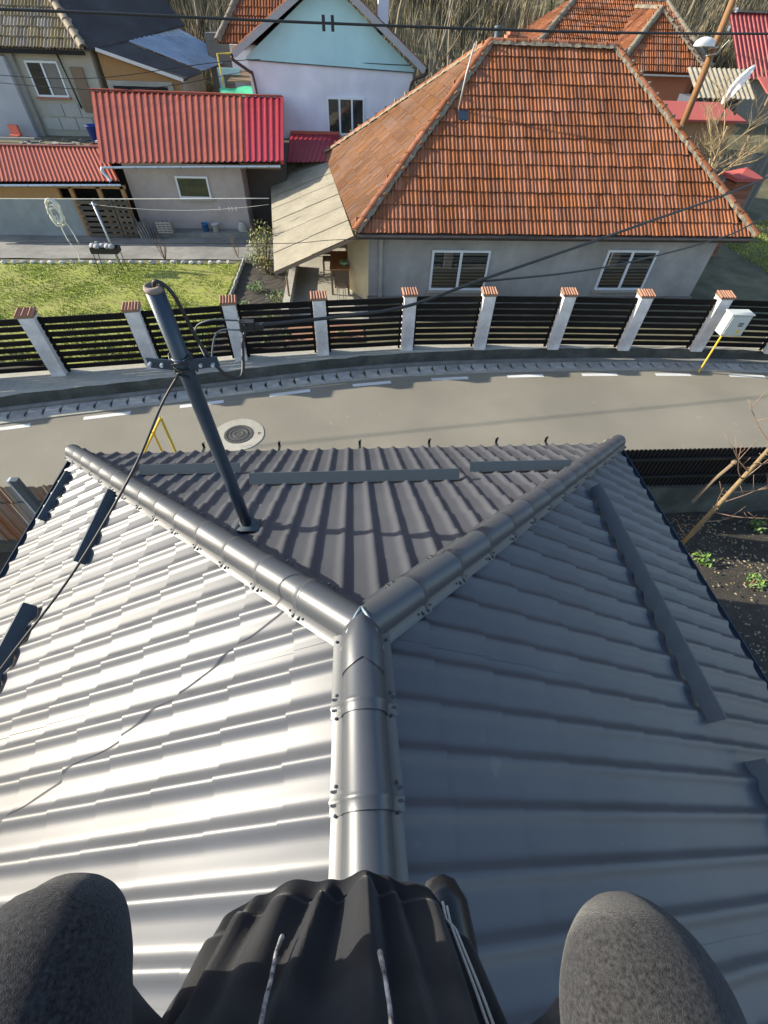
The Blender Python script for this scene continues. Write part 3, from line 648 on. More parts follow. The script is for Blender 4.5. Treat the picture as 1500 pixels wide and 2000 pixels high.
g = MB(); g.box((3.13,14.83,4.32),(.26,.28,.05), Matrix.Rotation(math.atan(.75),3,'X')); g.build('base_plate', m_mast, t)
# lean-to porch of fibre cement sheets
po = thing('porch_roof', 'pale fibre cement lean to roof sloping from the tiled house eave', 'lean-to roof', (-1,12.5,.3))
P0, P1, P2, P3 = V(.10,12.12,2.24), V(-2.08,12.12,1.37), V(-3.08,20.9,1.60), V(-.86,20.9,2.28)
def bil(s, t_): return P0.lerp(P1, s).lerp(P3.lerp(P2, s), t_)
for j in range(7):
    for i in range(2):
        s0, s1 = (0,.52) if i == 0 else (.5,1); t0, t1 = j/7, (j+1.03)/7; t1 = min(t1, 1)
        n = 26; g = MB(); lift = .012*(1-i)+.004*(j % 2)
        g.grid([[bil(s, t0+(t1-t0)*q/n)+V(0,0,lift+.010*math.sin(q*math.pi)*0+.009*math.cos(q*math.pi)) for q in range(n+1)] for s in np.linspace(s0, s1, 4)])
        g.build('roof_sheet', m_asb, po)
g = MB(); g.bar(P0+V(0,.03,-.05), P1+V(0,.03,-.05), .05,.09); g.bar(P1+V(.05,.1,-.06), P2+V(.05,-.1,-.06), .05,.08); g.bar(bil(.5,.02)+V(0,0,-.07), bil(.5,.98)+V(0,0,-.07), .05,.08); g.build('rafter', m_wood, po)
for t_, h in ((.03,0),(.5,0),(.97,0)):
    p = bil(.86, t_); g = MB(); g.tube([V(p.x,p.y,.28),p+V(0,0,-.06)], .03, 8); g.build('post', m_wood, po)
g = MB(); g.rng(-1.75,.48,11.6,19.5,.1,.315); tag(g.build('porch_floor', m_conc2), kind='structure')
g = MB(); g.rng(-1.95,-1.75,11.5,15.4,.05,.62); tag(g.build('porch_wall', m_conc2), 'low pale concrete parapet wall along the porch floor', 'wall')
# table and stool on the porch
t = thing('porch_table', 'orange brown wooden table standing on the porch', 'table', (-.33,13.7,.315))
g = MB(); g.rng(-.62,-.03,13.15,14.6,1.03,1.07); g.build('table_top', M('orange_wood', (.42,.19,.08), .6, 0, (.33,.14,.055), 6), t)
for x, y in ((-.57,13.2),(-.08,13.2),(-.57,14.55),(-.08,14.55)):
    g = MB(); g.rng(x-.03,x+.03,y-.03,y+.03,.315,1.03); g.build('leg', m_wood, t)
g = MB(); g.rng(-.5,-.1,13.22,13.26,.5,1.0); g.build('front_panel', m_wood, t)
t = thing('wooden_chair', 'small brown wooden chair tucked behind the porch table', 'chair', (-.75,14.9,.315))
g = MB(); g.rng(-.9,-.6,14.7,15.1,.72,.76); g.build('seat', m_wood, t); g = MB(); g.rng(-.9,-.6,15.06,15.1,.8,1.25); g.build('backrest', m_wood, t)
for x, y in ((-.88,14.72),(-.62,14.72),(-.88,15.08),(-.62,15.08)): g = MB(); g.rng(x-.02,x+.02,y-.02,y+.02,.315,.72); g.build('leg', m_wood, t)
t = thing('round_stool', 'round stool with patterned seat and pale bent legs', 'stool', (-.30,12.75,.315))
g = MB(); g.lathe((-.30,12.75,.74), [(.16,0),(.17,.015),(.17,.03),(.15,.04)], 18); g.build('seat', M('woven_seat', (.5,.36,.22), .8, 0, (.3,.15,.08), 60), t)
for k in range(4):
    a = k*math.pi/2+.5; c_, s_ = math.cos(a), math.sin(a); g = MB(); g.tube([(-.30+.12*c_,12.75+.12*s_,.74),(-.30+.16*c_,12.75+.16*s_,.315)], .012, 7); g.build('leg', m_conc2, t)
t = thing('enamel_bowl', 'pale green bowl standing on the porch table', 'bowl', (-.2,13.45,1.072))
g = MB(); g.lathe((-.2,13.45,1.072), [(.07,0),(.12,.05),(.14,.11),(.13,.11),(.10,.04)], 16); g.build('bowl', M('green_enamel', (.35,.48,.25), .3), t, True)
g = MB(); g.lathe((-.2,13.45,1.16), [(.128,0),(.09,.03),(.03,.05)], 10); g.build('contents', m_leaf, t, True)
# ================================================================== YARD
g = MB(); xs = np.arange(-13,-3.5,.4); ys = np.arange(9.3,15.9,.4)
g.grid([[V(x, y, .29+.02*math.sin(x*2)*math.cos(y*1.7)) for x in xs] for y in ys]); tag(g.build('lawn', M('lawn_soil', (.25,.29,.03), .95, 0, (.22,.17,.08), 2.5, .5, 30, mid=.4)), kind='structure')
def blades(name, n, box, zf, h, w, mat, lean=.5, label=None, cat=None, nb=3, dens=None, curve=.35):
    Vv = []; Ff = []
    P = np.stack([rng.uniform(box[0], box[1], n), rng.uniform(box[2], box[3], n)], 1)
    for x, y in P:
        if dens is not None and rng.random() > dens(x, y): continue
        z = zf(x, y); hh = h*rng.uniform(.5, 1.3)
        for _ in range(nb):
            a = rng.uniform(0, 6.283); le = rng.uniform(.1, lean)*hh; dx, dy = math.cos(a), math.sin(a); px_, py_ = -dy*w*.5, dx*w*.5
            bx, by = x+rng.uniform(-.4,.4)*h*.6, y+rng.uniform(-.4,.4)*h*.6; o = len(Vv)
            mx, my, mz = bx+dx*le*curve, by+dy*le*curve, z+hh*.6
            Vv += [(bx-px_,by-py_,z-.01),(bx+px_,by+py_,z-.01),(mx+px_*.7,my+py_*.7,mz),(mx-px_*.7,my-py_*.7,mz),(bx+dx*le,by+dy*le,z+hh)]
            Ff += [(o,o+1,o+2,o+3),(o+3,o+2,o+4)]
    g = MB(); g.v = Vv; g.f = Ff; o = g.build(name, mat)
    return tag(o, label, cat, kind='stuff')
def lawn_d(x, y): return .55+.45*math.sin(x*1.9+math.sin(y*1.3)*2)*math.sin(y*2.1+x)
blades('grass', 30000, (-12.8,-3.65,9.4,15.6), lambda x, y: .29, .045, .016, m_grass, .9, 'short yellow green lawn grass in the fenced yard', 'grass', 3, lawn_d)
g = MB(); g.grid([[V(x,y,.30+.01*math.sin(x*3+y)) for x in np.arange(-16,-2.2,.6)] for y in np.arange(16.0,18.8,.4)]); tag(g.build('path', m_conc), kind='structure')
# edging stones
se = thing('stone_edging', 'row of white painted edging stones between the lawn and the path', 'edging', (-7,15.7,.29))
def stone(p, s, parent):
    bm = bmesh.new(); bmesh.ops.create_icosphere(bm, subdivisions=1, radius=1)
    for v in bm.verts: v.co = Vector((v.co.x*s[0]*random.uniform(.8,1.15), v.co.y*s[1]*random.uniform(.8,1.15), v.co.z*s[2]*random.uniform(.7,1.1)))
    me = bpy.data.meshes.new('stone'); bm.to_mesh(me); bm.free(); me.materials.append(m_stone); o = bpy.data.objects.new('stone', me); COL.objects.link(o); o.parent = parent
    o.location = Vector(p)-WL[parent]; o.rotation_euler = (0,0,random.uniform(0,.6)); return o
x = -12.6
while x < -3.8:
    stone((x, 15.62+.03*math.sin(x*4)+.014*(x+8), .33), (random.uniform(.09,.15),.08,.07), se); x += random.uniform(.25,.36)
g = MB()
for k in range(24): 
    g.box((-3.62+.02*random.random(),12.2+k*.15,.36),(.035,.14,.16+.05*random.random()), Matrix.Rotation(random.uniform(-.15,.15),3,'Y'))
tag(g.build('bed_border', m_stone, None, False, (-3.62,13,.3)), 'thin white border strip between lawn and flower bed', 'border')
g = MB(); g.grid([[V(x,y,.295+.03*random.random()) for x in np.arange(-3.6,-1.7,.15)] for y in np.arange(10.0,16,.15)]); tag(g.build('flower_bed', m_soil), kind='structure')
def leafy(name, label, cat, base, rx, ry, rz, n, size, mat, stems=6, stem_h=None, group=None, smat=None):
    t = thing(name, label, cat, tuple(base), group); base = Vector(base); g = MB()
    for k in range(stems):
        a = random.uniform(0,6.28); r = random.uniform(.2,.9); top = base+V(math.cos(a)*rx*r, math.sin(a)*ry*r, rz*random.uniform(1.0,1.9)); g.tube([base+V(math.cos(a)*.03,math.sin(a)*.03,0), base.lerp(top,.5)+V(0,0,.05), top], [.014,.009,.004], 5)
    g.build('stems', smat or m_bark, t)
    L = MB()
    for k in range(n):
        u = random.uniform(-1,1); a = random.uniform(0,6.28); r = random.random()**.4; s_ = math.sqrt(1-u*u)
        p = base+V(rx*r*s_*math.cos(a), ry*r*s_*math.sin(a), rz*(1+r*u)); q = Matrix.Rotation(random.uniform(0,6.28),3,'Z')@Matrix.Rotation(random.uniform(-1.2,1.2),3,'X')
        s2 = size*random.uniform(.6,1.3); L.add([p+q@V(0,-s2,0),p+q@V(s2*.45,0,.15*s2),p+q@V(0,s2,0),p+q@V(-s2*.45,0,.15*s2)], [(0,1,2,3)])
    L.build('foliage', mat, t); return t
random.seed(11)
m_leafy = M('yellow_green_leaf', (.34,.33,.06), .7, 0, (.14,.16,.04), 3, rand=.4, island=True, rrand=.5)
leafy('tall_shrub', 'tall yellow green shrub with bare reddish stems at porch corner', 'shrub', (-2.75,14.8,.3), .5,.48,.78, 800, .05, m_leafy, 26)
bedp = [(-2.9,13.4,.3,.16,'low leafy plant beside the tall shrub in the flower bed'),(-2.2,12.6,.35,.2,'bushy dark green plant near the porch parapet wall'),(-3.1,12.2,.22,.12,'small pale leafed plant by the bed border strip'),(-2.4,11.4,.3,.15,'green clump behind the slat fence in the flower bed'),(-3.2,10.9,.2,.12,'low sprig at the front of the flower bed'),(-3.2,15.5,.34,.2,'leafy plant at the top end of the flower bed')]
for x, y, r_, h, lab in bedp: leafy('garden_plant', lab, 'plant', (x,y,.3), r_, r_, h, 150, .045, m_leaf, 5, group='plants in the flower bed')
for x, y, n, lab in ((-6.3,15.95,16,'bare twiggy rose bush standing beside the concrete path'),(-5.7,12.6,22,'dry wispy bush standing on the lawn behind the fence'),(-3.9,16.2,8,'small thin sprig growing at the end of the path')):
    t = thing('bare_bush', lab, 'bush', (x,y,.3)); g = MB()
    for k in range(n):
        a = random.uniform(0,6.28); L_ = random.uniform(.4,.85); r = random.uniform(.1,.38); p0 = V(x,y,.28); p2 = p0+V(r*math.cos(a),r*math.sin(a),L_); p1 = p0.lerp(p2,.5)+V(random.uniform(-.05,.05),random.uniform(-.05,.05),.03)
        g.tube([p0,p1,p2], [.007,.005,.002], 4); g.tube([p1, p1+(p2-p1)*.5+V(random.uniform(-.1,.1),random.uniform(-.1,.1),.08)], [.004,.002], 4)
    g.build('twigs', m_bark if n != 16 else M('reddish_twig', (.16,.09,.06), .8), t)
# low plants behind the fence
random.seed(5)
for k in range(16):
    x = -9.5+k*.72+random.uniform(-.2,.2); y = YP(x)+.75+random.uniform(0,.5)
    if x > .4: continue
    leafy('fence_plant', 'low flowering plant growing just behind the slat fence', 'plant', (x,y,.28), .2,.2,.13, 60, .05, m_leaf if k % 3 else m_litter, 3, group='plants behind the fence')
g = MB(); g.rng(-3.4,.3,10.35,11.3,.28,.30); tag(g.build('brick_paving', M('brick_path', (.34,.17,.10), .9, 0, (.22,.12,.08), 12)), kind='structure')
# ---- clothes line, hose, prop, barbecue
g = MB(); g.tube(sag((-12,15.5,2.1),(-2.45,15.5,2.22),.02), .012, 6); tag(g.build('clothes_line', m_rope, None, True, (-7,15.5,2.1)), 'taut pale washing line strung across the yard to the porch roof', 'washing line')
g = MB(); g.tube(sag((-7.78,15.5,2.0),(-2.48,15.5,2.06),.16), .006, 5); tag(g.build('clothes_line', m_rope, None, True, (-7,15.5,2.0)), 'slack thin washing line hanging below the taut one', 'washing line')
g = MB()
for x in (-4.0,-3.72,-3.62,-3.5): g.box((x,15.49,1.94-.01),(.03,.02,.09))
tag(g.build('clothes_pegs', m_whitep, None, False, (-3.7,15.5,1.95)), 'white clothes pegs clipped on the slack washing line', 'pegs', kind='stuff')
t = thing('line_prop', 'grey steel prop post holding up the washing lines', 'post', (-7.6,15.5,.3)); g = MB(); g.tube([(-7.66,15.5,.28),(-7.75,15.5,2.06)], .028, 10); g.build('post', m_zinc, t, True)
g = MB(); g.bar((-7.85,15.5,2.0),(-7.65,15.5,2.0), .02,.03); g.build('cross_bar', m_zinc, t)
g = MB(); random.seed(2)
for k in range(7):
    r = random.uniform(.15,.24); ph = random.uniform(0,6.28); g.tube([V(-8.95+r*.8*math.cos(a+ph)+random.uniform(-.03,.03), 15.46+.05*math.sin(a*2+k), 1.82-.12*(k % 2)+r*1.35*math.sin(a+ph)) for a in np.linspace(0,6.5,18)], .026, 6)
g.tube(catmull([(-8.95,15.46,1.72),(-8.96,15.45,1.35),(-8.9,15.4,1.0),(-8.78,15.4,.72),(-8.82,15.35,.45)],6), .014, 6); g.tube(catmull([(-8.85,15.46,1.75),(-8.7,15.45,1.3),(-8.62,15.4,.95)],6), .014, 6)
tag(g.build('hose_coil', m_rope, None, True, (-8.9,15.46,1.8)), 'white garden hose coiled over the washing line', 'hose')
t = thing('barbecue', 'dark barbecue trough on four thin legs with grey pile on it', 'barbecue', (-7.62,14.9,.3))
g = MB(); x0,x1,y0,y1 = -8.02,-7.22,14.7,15.05; g.slab([V(x0,y0,.9),V(x1,y0,.9),V(x1,y1,.9),V(x0,y1,.9)], (0,0,-.012)); 
for a in ((x0,x1,y0,y0+.012),(x0,x1,y1-.012,y1),(x0,x0+.012,y0,y1),(x1-.012,x1,y0,y1)): g.rng(a[0],a[1],a[2],a[3],.9,1.04)
g.build('trough', m_black, t)
for x, y in ((x0+.05,y0+.02),(x1-.05,y0+.02),(x0+.05,y1-.02),(x1-.05,y1-.02)): g = MB(); g.tube([(x,y,.9),(x+(.04 if x > -7.6 else -.04),y-.02,.28)], .012, 6); g.build('leg', m_black, t)
bm = MB(); random.seed(9)
for k in range(9):
    c = V(random.uniform(-7.95,-7.3),random.uniform(14.75,15.0),1.04); bm.lathe(c, [(.09,0),(.11,.04),(.08,.09),(.03,.11)], 7)
bm.build('cover_cloth', M('grey_white_cloth', (.52,.52,.54), .9, 0, (.12,.12,.12), 9, .3, 30), t, True)
# ================================================================== SHEDS
def corr(name, parent, mat, P00, P10, P01, P11, pitch, h=.03, nl=2, trapez=True):
    """ribbed sheet between eave P00-P10 and top P01-P11, ribs run up the slope"""
    P00, P10, P01, P11 = map(Vector, (P00,P10,P01,P11)); Lw = (P10-P00).length; n = max(1, round(Lw/pitch)); nrm = (P10-P00).cross(P01-P00).normalized()
    if nrm.z < 0: nrm = -nrm
    pr = [(0,0),(.28,0),(.36,1),(.60,1),(.68,0)] if trapez else [(k/6, .5-.5*math.cos(2*math.pi*k/6)) for k in range(6)]
    us = [((k+a)/n, z) for k in range(n) for a, z in pr]+[(1,0)]
    g = MB(); g.grid([[P00.lerp(P10,u).lerp(P01.lerp(P11,u),t_)+nrm*(z*h) for u, z in us] for t_ in np.linspace(0,1,nl)])
    return g.build(name, mat, parent)
def corr_roof(parent, mat, P00, P10, P01, P11, pitch, per=8, **k):
    P00, P10, P01, P11 = map(Vector, (P00,P10,P01,P11)); Lw = (P10-P00).length; n = max(1, round(Lw/(pitch*per)))
    for i in range(n):
        a, b = i/n, (i+1)/n; m = mat(i/n) if callable(mat) else mat
        corr('roof_sheet', parent, m, P00.lerp(P10,a)+V(0,0,.004*(i % 2)), P00.lerp(P10,b)+V(0,0,.004*(i % 2)), P01.lerp(P11,a)+V(0,0,.004*(i % 2)), P01.lerp(P11,b)+V(0,0,.004*(i % 2)), pitch, **k)
def gutter_thing(parent, a, b, mat=None, r=.06, brk=6):
    o = gutter(a, b, (0,-1,0), r).build('gutter', mat or m_zinc, parent, True)
    a = Vector(a); b = Vector(b)
    for k in range(brk):
        p = a.lerp(b, (k+.5)/brk); g = MB(); g.tube([p+V(0,-(r+.004)*math.cos(t_),(r+.004)*math.sin(t_)) for t_ in np.linspace(math.pi*1.0,2*math.pi,9)], .009, 5); g.build('gutter_clip', m_guard, o)
    return o
sh = thing('pink_shed', 'dusty pink rendered shed with red ribbed steel roof and grey gutter', 'shed', (-5.5,18.5,.3))
g = MB(); g.grid([[V(-7.75,18.6,z),V(-3.75,18.6,z),V(-3.75,22.6,z),V(-7.75,22.6,z)] for z in (.2,2.42)], True); g.build('wall', m_pink, sh)
g = MB(); g.rng(-7.9,-3.7,18.1,18.6,.2,.46); g.build('step', m_conc, sh)
window(sh, -6.07, -4.95, 1.42, 2.08, 18.60, sash=1, curtain='grey')
corr_roof(sh, lambda t_: m_red if t_ < .7 else m_red2, (-8.25,18.15,2.47), (-2.25,18.15,2.62), (-9.62,22.75,3.76), (-2.52,22.75,3.72), .19, 6, h=.035)
g = MB(); g.bar((-9.66,22.75,3.81),(-2.48,22.75,3.77),.16,.05); g.build('ridge_flashing', m_red, sh)
g = MB(); g.bar((-2.22,18.15,2.60),(-2.48,22.75,3.72),.1,.12); g.build('verge_trim', m_red2, sh)
gutter_thing(sh, (-8.2,18.08,2.40),(-2.3,18.08,2.52), brk=8)
g = MB(); g.tube(catmull([(-8.2,18.08,2.38),(-8.24,18.06,2.28),(-8.1,18.02,2.12),(-8.05,17.98,2.02)],6), .05, 10); g.build('gutter_spout', m_zinc, sh, True)
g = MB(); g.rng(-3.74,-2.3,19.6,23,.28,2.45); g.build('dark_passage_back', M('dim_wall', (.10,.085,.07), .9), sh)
g = MB(); g.rng(-3.72,-2.35,18.4,18.6,2.35,2.5); g.build('lintel', m_wood, sh)
lo = thing('low_shed', 'low open shed with light red ribbed roof beside the pink shed', 'shed', (-11,18.3,.3))
corr_roof(lo, M('faded_red_steel', (.44,.13,.08), .55, 0, (.37,.105,.065), 3, spec=.3), (-15.5,18.0,1.9), (-7.75,18.0,2.02), (-16,19.7,2.62), (-8.55,19.5,2.66), .15, 8, h=.03)
g = MB(); g.bar((-16,19.7,2.64),(-8.5,19.5,2.68),.16,.03); g.build('ridge_flashing', M('dark_red_flashing', (.22,.06,.05), .5), lo)
gutter_thing(lo, (-15.5,17.93,1.83),(-7.75,17.93,1.95), brk=9)
g = MB(); g.rng(-15.5,-9.6,18.2,18.35,.25,1.45); g.build('wall', M('bluish_render', (.33,.36,.36), .9, 0, (.24,.26,.25), 3, .2, 40, big=.2), lo)
g = MB(); g.rng(-15.5,-10.0,18.16,18.30,1.45,1.82); g.build('board_front', m_osb, lo)
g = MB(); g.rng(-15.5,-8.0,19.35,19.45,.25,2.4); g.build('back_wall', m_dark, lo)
for x in (-9.55,-8.62,-7.82): g = MB(); g.rng(x-.06,x+.06,18.1,18.22,.27,1.85); g.build('post', m_osb, lo)
g = MB(); g.rng(-10,-7.7,18.1,18.2,1.78,1.88); g.build('beam', m_osb, lo)
def pallet(x0, x1, y, lab):
    t = thing('pallet', lab, 'pallet', ((x0+x1)/2,y,.3))
    for k in range(7): g = MB(); g.rng(x0,x1,y-.02,y,.32+.17*k,.43+.17*k); g.build('board', M('shaded_pallet_wood', (.12,.10,.075), .9, 0, (.06,.05,.038), 10, .2, 40, rand=.3), t)  # board colour darkened to carry the shade under the shed roof
    for x in (x0+.05,(x0+x1)/2,x1-.05): g = MB(); g.rng(x-.04,x+.04,y,y+.09,.3,1.5); g.build('block', m_wood, t)
pallet(-9.5,-8.3,18.05,'weathered wooden pallet leaning in the low shed beside the blue grey wall'); pallet(-8.25,-7.75,18.0,'weathered wooden pallet upright against the corner of the pink shed')
t = thing('plank_pile', 'bundle of grey planks leaning on the pink shed wall', 'planks', (-7.3,18.0,.3))
for k in range(7): g = MB(); g.bar((-7.62+.09*k,17.95,.3),(-7.85+.12*k,18.08,.85+.06*math.sin(k*2)),.03,.09); g.build('plank', m_woodg, t)
t = thing('vent_crate', 'pale slatted plastic crate on end by the plank bundle', 'crate', (-6.75,18.0,.46))
for k in range(5): g = MB(); g.rng(-7.0,-6.5,17.98,18.0,.48+.075*k,.525+.075*k); g.build('slat', m_conc2, t)
for x in (-7.0,-6.83,-6.67,-6.5): g = MB(); g.rng(x-.015,x+.015,18.0,18.25,.46,.83); g.build('rib', m_conc2, t)
def bucket(x, y, z, m, lab, r=.13, h=.26):
    t = thing('bucket', lab, 'bucket', (x,y,z)); g = MB(); g.lathe((x,y,z), [(r*.8,0),(r,h),(r*1.06,h),(r*1.06,h-.02),(r*.93,h-.02),(r*.75,.02)], 18); g.build('shell', m, t, True)
    g = MB(); g.tube([V(x+r*math.cos(a),y-.5*r*math.sin(a),z+h-.02-.08*math.sin(a)) for a in np.linspace(0,math.pi,9)], .005, 5); g.build('handle', m_whitep, t)
bucket(-5.35,18.3,.46,M('blue_bucket', (.05,.18,.42), .4),'blue plastic bucket on the step of the pink shed'); bucket(-4.98,18.28,.46,m_whitep,'white plastic bucket beside the blue one')
t = thing('cement_sack', 'small greyish sack standing on the pink shed step', 'sack', (-4.0,18.35,.46))
g = MB(); g.grid([[V(-4.0+sx*.13*k_+.02*math.sin(z*30), 18.35+sy*.09*k_, z) for sx, sy in ((-1,-1),(0,-1.2),(1,-1),(1.15,0),(1,1),(0,1.2),(-1,1),(-1.15,0))] for z, k_ in ((.46,1),(.55,1.12),(.66,1.0),(.74,.7),(.78,.5))], True); g.build('sack', M('paper_sack', (.46,.44,.38), .9), t, True)
# ================================================================== LEFT UPPER HOUSE AND GARAGE
lh = thing('cream_house', 'shabby cream and grey house with yellowed tile roof on the terrace', 'house', (-11.5,24,2.2))
g = MB(); g.rng(-16,-9.7,24,31,2.0,4.86); g.build('wall', M('patchy_cream_wall', (.50,.46,.34), .92, 0, (.36,.34,.30), 2.2, .3, 30, big=.12), lh)
g = MB(); g.rng(-16,-12.75,23.6,23.99,2.0,4.55); g.build('projecting_wall', M('pale_grey_wall', (.44,.45,.48), .9, 0, (.36,.36,.38), 2, .2, 40, big=.12), lh)
g = MB(); g.rng(-12.74,-12.5,23.8,23.98,2.0,4.8); g.build('pilaster', M('grey_brown_render', (.32,.30,.26), .9), lh)
window(lh, -12.22, -11.02, 3.42, 4.44, 24.0, curtain='none')
g = MB(); g.rng(-11.55,-11.10,23.955,24.008,3.48,4.38); g.build('boarded_pane', m_woodg, lh)
g = MB(); g.tube([(-10.9,23.93,4.8),(-10.75,23.93,3.6),(-10.7,23.93,3.1)], .03, 8); g.build('drain_pipe', m_black, lh, True)
g = MB(); g.rng(-10.6,-10.15,23.9,23.99,3.0,4.3); g.build('shutter', m_wood, lh)
for r_ in range(2):
    for k in range(4):
        g = MB(); g.rng(-12.4+.66*k+.3*(r_ % 2),-11.78+.66*k+.3*(r_ % 2),23.965,23.995,2.42+.42*r_,2.80+.42*r_); g.build('insulation_board', M('dirty_foam_board', (.46,.45,.41), .9, 0, (.36,.35,.32), 5, rand=.1), lh)
Ea, Eb = V(-16.2,23.7,4.78), V(-9.75,23.7,4.78); Va = V(0,4.2,3.2); rn = Va.length
g = MB(); g.add([Ea,Eb,V(-12.9,27.9,7.98),V(-16.2,27.9,7.98)], [(0,1,2,3)]); lroof = g.build('roof', m_felt, lh)
TF = tile_mesh(.24,.42,.045,.035).mesh('roof_tile_far')
joined(tiles_on(Ea, V(1,0,0), Va.normalized(), 6.45, rn, .24, 13, lambda f: 0, lambda f: 6.45-f*3.15), TF, 'roof_tiles', m_tile_y, lroof)
hip_line(Eb+V(.02,-.02,.04), (-12.9,27.9,8.0), lroof, hipcap_mesh(.45,.13).mesh('ridge_tile', m_tile_y), .42)
g = MB(); g.rng(-16.2,-9.75,23.66,23.72,4.64,4.76); g.build('fascia', m_dark, lh)
g = MB(); g.slab([V(-9.72,23.75,4.80),V(-9.3,24.05,4.84),V(-7.2,29.5,5.35),V(-10.6,33,8.2),V(-12.8,27.9,7.95)], (0,0,-.05)); g.build('felt_roof', m_bitumen, lh)
ga = thing('osb_garage', 'lean to garage with chipboard gable under felt and blue steel roof', 'garage', (-8,24,2.2))
g = MB(); g.add([V(-9.45,24.1,2.1),V(-6.6,24.1,2.1),V(-6.6,24.1,3.98),V(-9.45,24.1,4.72)]+[V(-9.45,24.2,2.1),V(-6.6,24.2,2.1),V(-6.6,24.2,3.98),V(-9.45,24.2,4.72)], [(0,1,2,3),(7,6,5,4),(0,4,5,1),(1,5,6,2),(2,6,7,3),(3,7,4,0)]); g.build('gable_board', m_osb, ga)
g = MB(); g.rng(-9.4,-6.9,24.02,24.09,2.1,3.95); g.build('door_frame', m_conc2, ga)
g = MB(); g.rng(-9.2,-7.1,23.99,24.015,2.1,3.8); g.build('door_opening', m_dark, ga)
g = MB(); g.slab([V(-9.4,23.95,4.84),V(-6.4,23.95,4.06),V(-5.95,25.4,4.16),V(-8.7,25.6,4.93)], (0,0,-.05)); g.build('felt_roof', m_bitumen, ga)
g = MB(); g.bar((-9.4,23.92,4.80),(-6.4,23.92,4.02),.04,.10); g.build('verge_board', m_whitep, ga)
corr_roof(ga, m_bluesteel, (-5.9,25.42,4.19),(-5.1,28.6,4.36),(-8.65,25.62,4.96),(-7.6,29.2,5.3), .28, 3, h=.02)
g = MB(); g.rng(-6.6,-6.5,24.1,28,2.1,3.95); g.build('side_wall', M('rough_block_wall', (.36,.32,.25), .9, 0, (.2,.17,.13), 5, .4, 30), ga)
t = thing('plank_heap', 'grey weathered sheets stacked behind the blue steel roof', 'planks', (-5.4,30,3)); random.seed(4)
for k in range(6): g = MB(); g.slab([V(-6.6+.1*k,29.6+.3*k,4.3+.05*k),V(-4.6-.1*k,28.8+.3*k,4.0+.04*k),V(-4.3,29.5+.3*k,4.05+.04*k),V(-6.3,30.4+.3*k,4.4+.05*k)], (0,0,-.04)); g.build('sheet', m_woodg, t)
g = MB(); g.rng(-6.2,-4.6,29.2,31.2,2.2,4.0); g.build('support', m_dark, t)
# junk behind the low shed
bucket(-9.95,22.6,2.25,m_bluep,'blue plastic drum cut open behind the low shed',.26,.55)
t = thing('cement_mixer', 'greyish white concrete mixer drum standing by the cream house', 'mixer', (-9.35,23.0,2.2)); g = MB(); g.lathe((-9.4,23.0,2.55), [(.16,0),(.34,.12),(.34,.32),(.2,.55),(.19,.55),(.3,.3),(.1,.05)], 18, V(.1,-.35,1).normalized()); g.build('drum', M('dirty_white_drum', (.46,.44,.40), .7, 0, (.3,.28,.25), 6), t, True)
g = MB(); g.lathe((-9.4,23.0,2.42), [(.3,0),(.3,.12),(.2,.14)], 14); g.build('gear_ring', m_iron, t)
for a in (-.3,.3): g = MB(); g.bar((-9.4+a,23.2,2.2),(-9.4+a*.4,23.0,2.6),.05,.05); g.build('leg', m_iron, t)
for nm, lab, c_, d_, mt in (('paper_bag','white and yellow paper bag among the junk by the mixer',(-9.6,22.0,2.36),(.38,.2,.12),m_whitep),('clay_pot','broken orange clay trough behind the low shed roof',(-9.5,21.4,2.36),(.5,.2,.14),m_orange),('plastic_tub','blue grey plastic tub beside the orange trough',(-8.95,21.4,2.36),(.34,.3,.2),m_guard),('red_case','faded red open case leaning on the grey wall',(-13.3,23.2,2.5),(.4,.1,.32),m_redp),('timber_beam','long pale timber lying at the foot of the grey wall',(-13.6,22.5,2.34),(2.6,.09,.08),m_conc2)):
    g = MB(); R = Matrix.Rotation(random.uniform(-.3,.3),3,'Z') if nm != 'timber_beam' else None; g.box(c_, d_, R)
    if nm in ('plastic_tub','clay_pot'): g.v = [(x, y, z) for x, y, z in g.v]; g.box(V(*c_)+V(0,0,d_[2]*.35), (d_[0]*1.1,d_[1]*1.12,d_[2]*.3), R)
    if nm == 'paper_bag': g.box(V(*c_)+V(.14,-.02,.09), (.16,.12,.08), Matrix.Rotation(.5,3,'X'))
    if nm == 'red_case': g.box(V(*c_)+V(.02,-.12,-.15), (.4,.3,.04), R)
    tag(g.build(nm, mt, None, False, c_), lab, nm.split('_')[1])
random.seed(8); g = MB()
for k in range(60):
    g.box((random.uniform(-13,-9),random.uniform(20.6,23.2),2.24), (random.uniform(.08,.5),random.uniform(.05,.12),random.uniform(.04,.1)), Matrix.Rotation(random.uniform(0,3),3,'Z'))
tag(g.build('rubble', m_conc, None, False, (-11,22,2.2)), 'loose rubble and offcuts strewn on the terrace behind the low shed', 'rubble', kind='stuff')
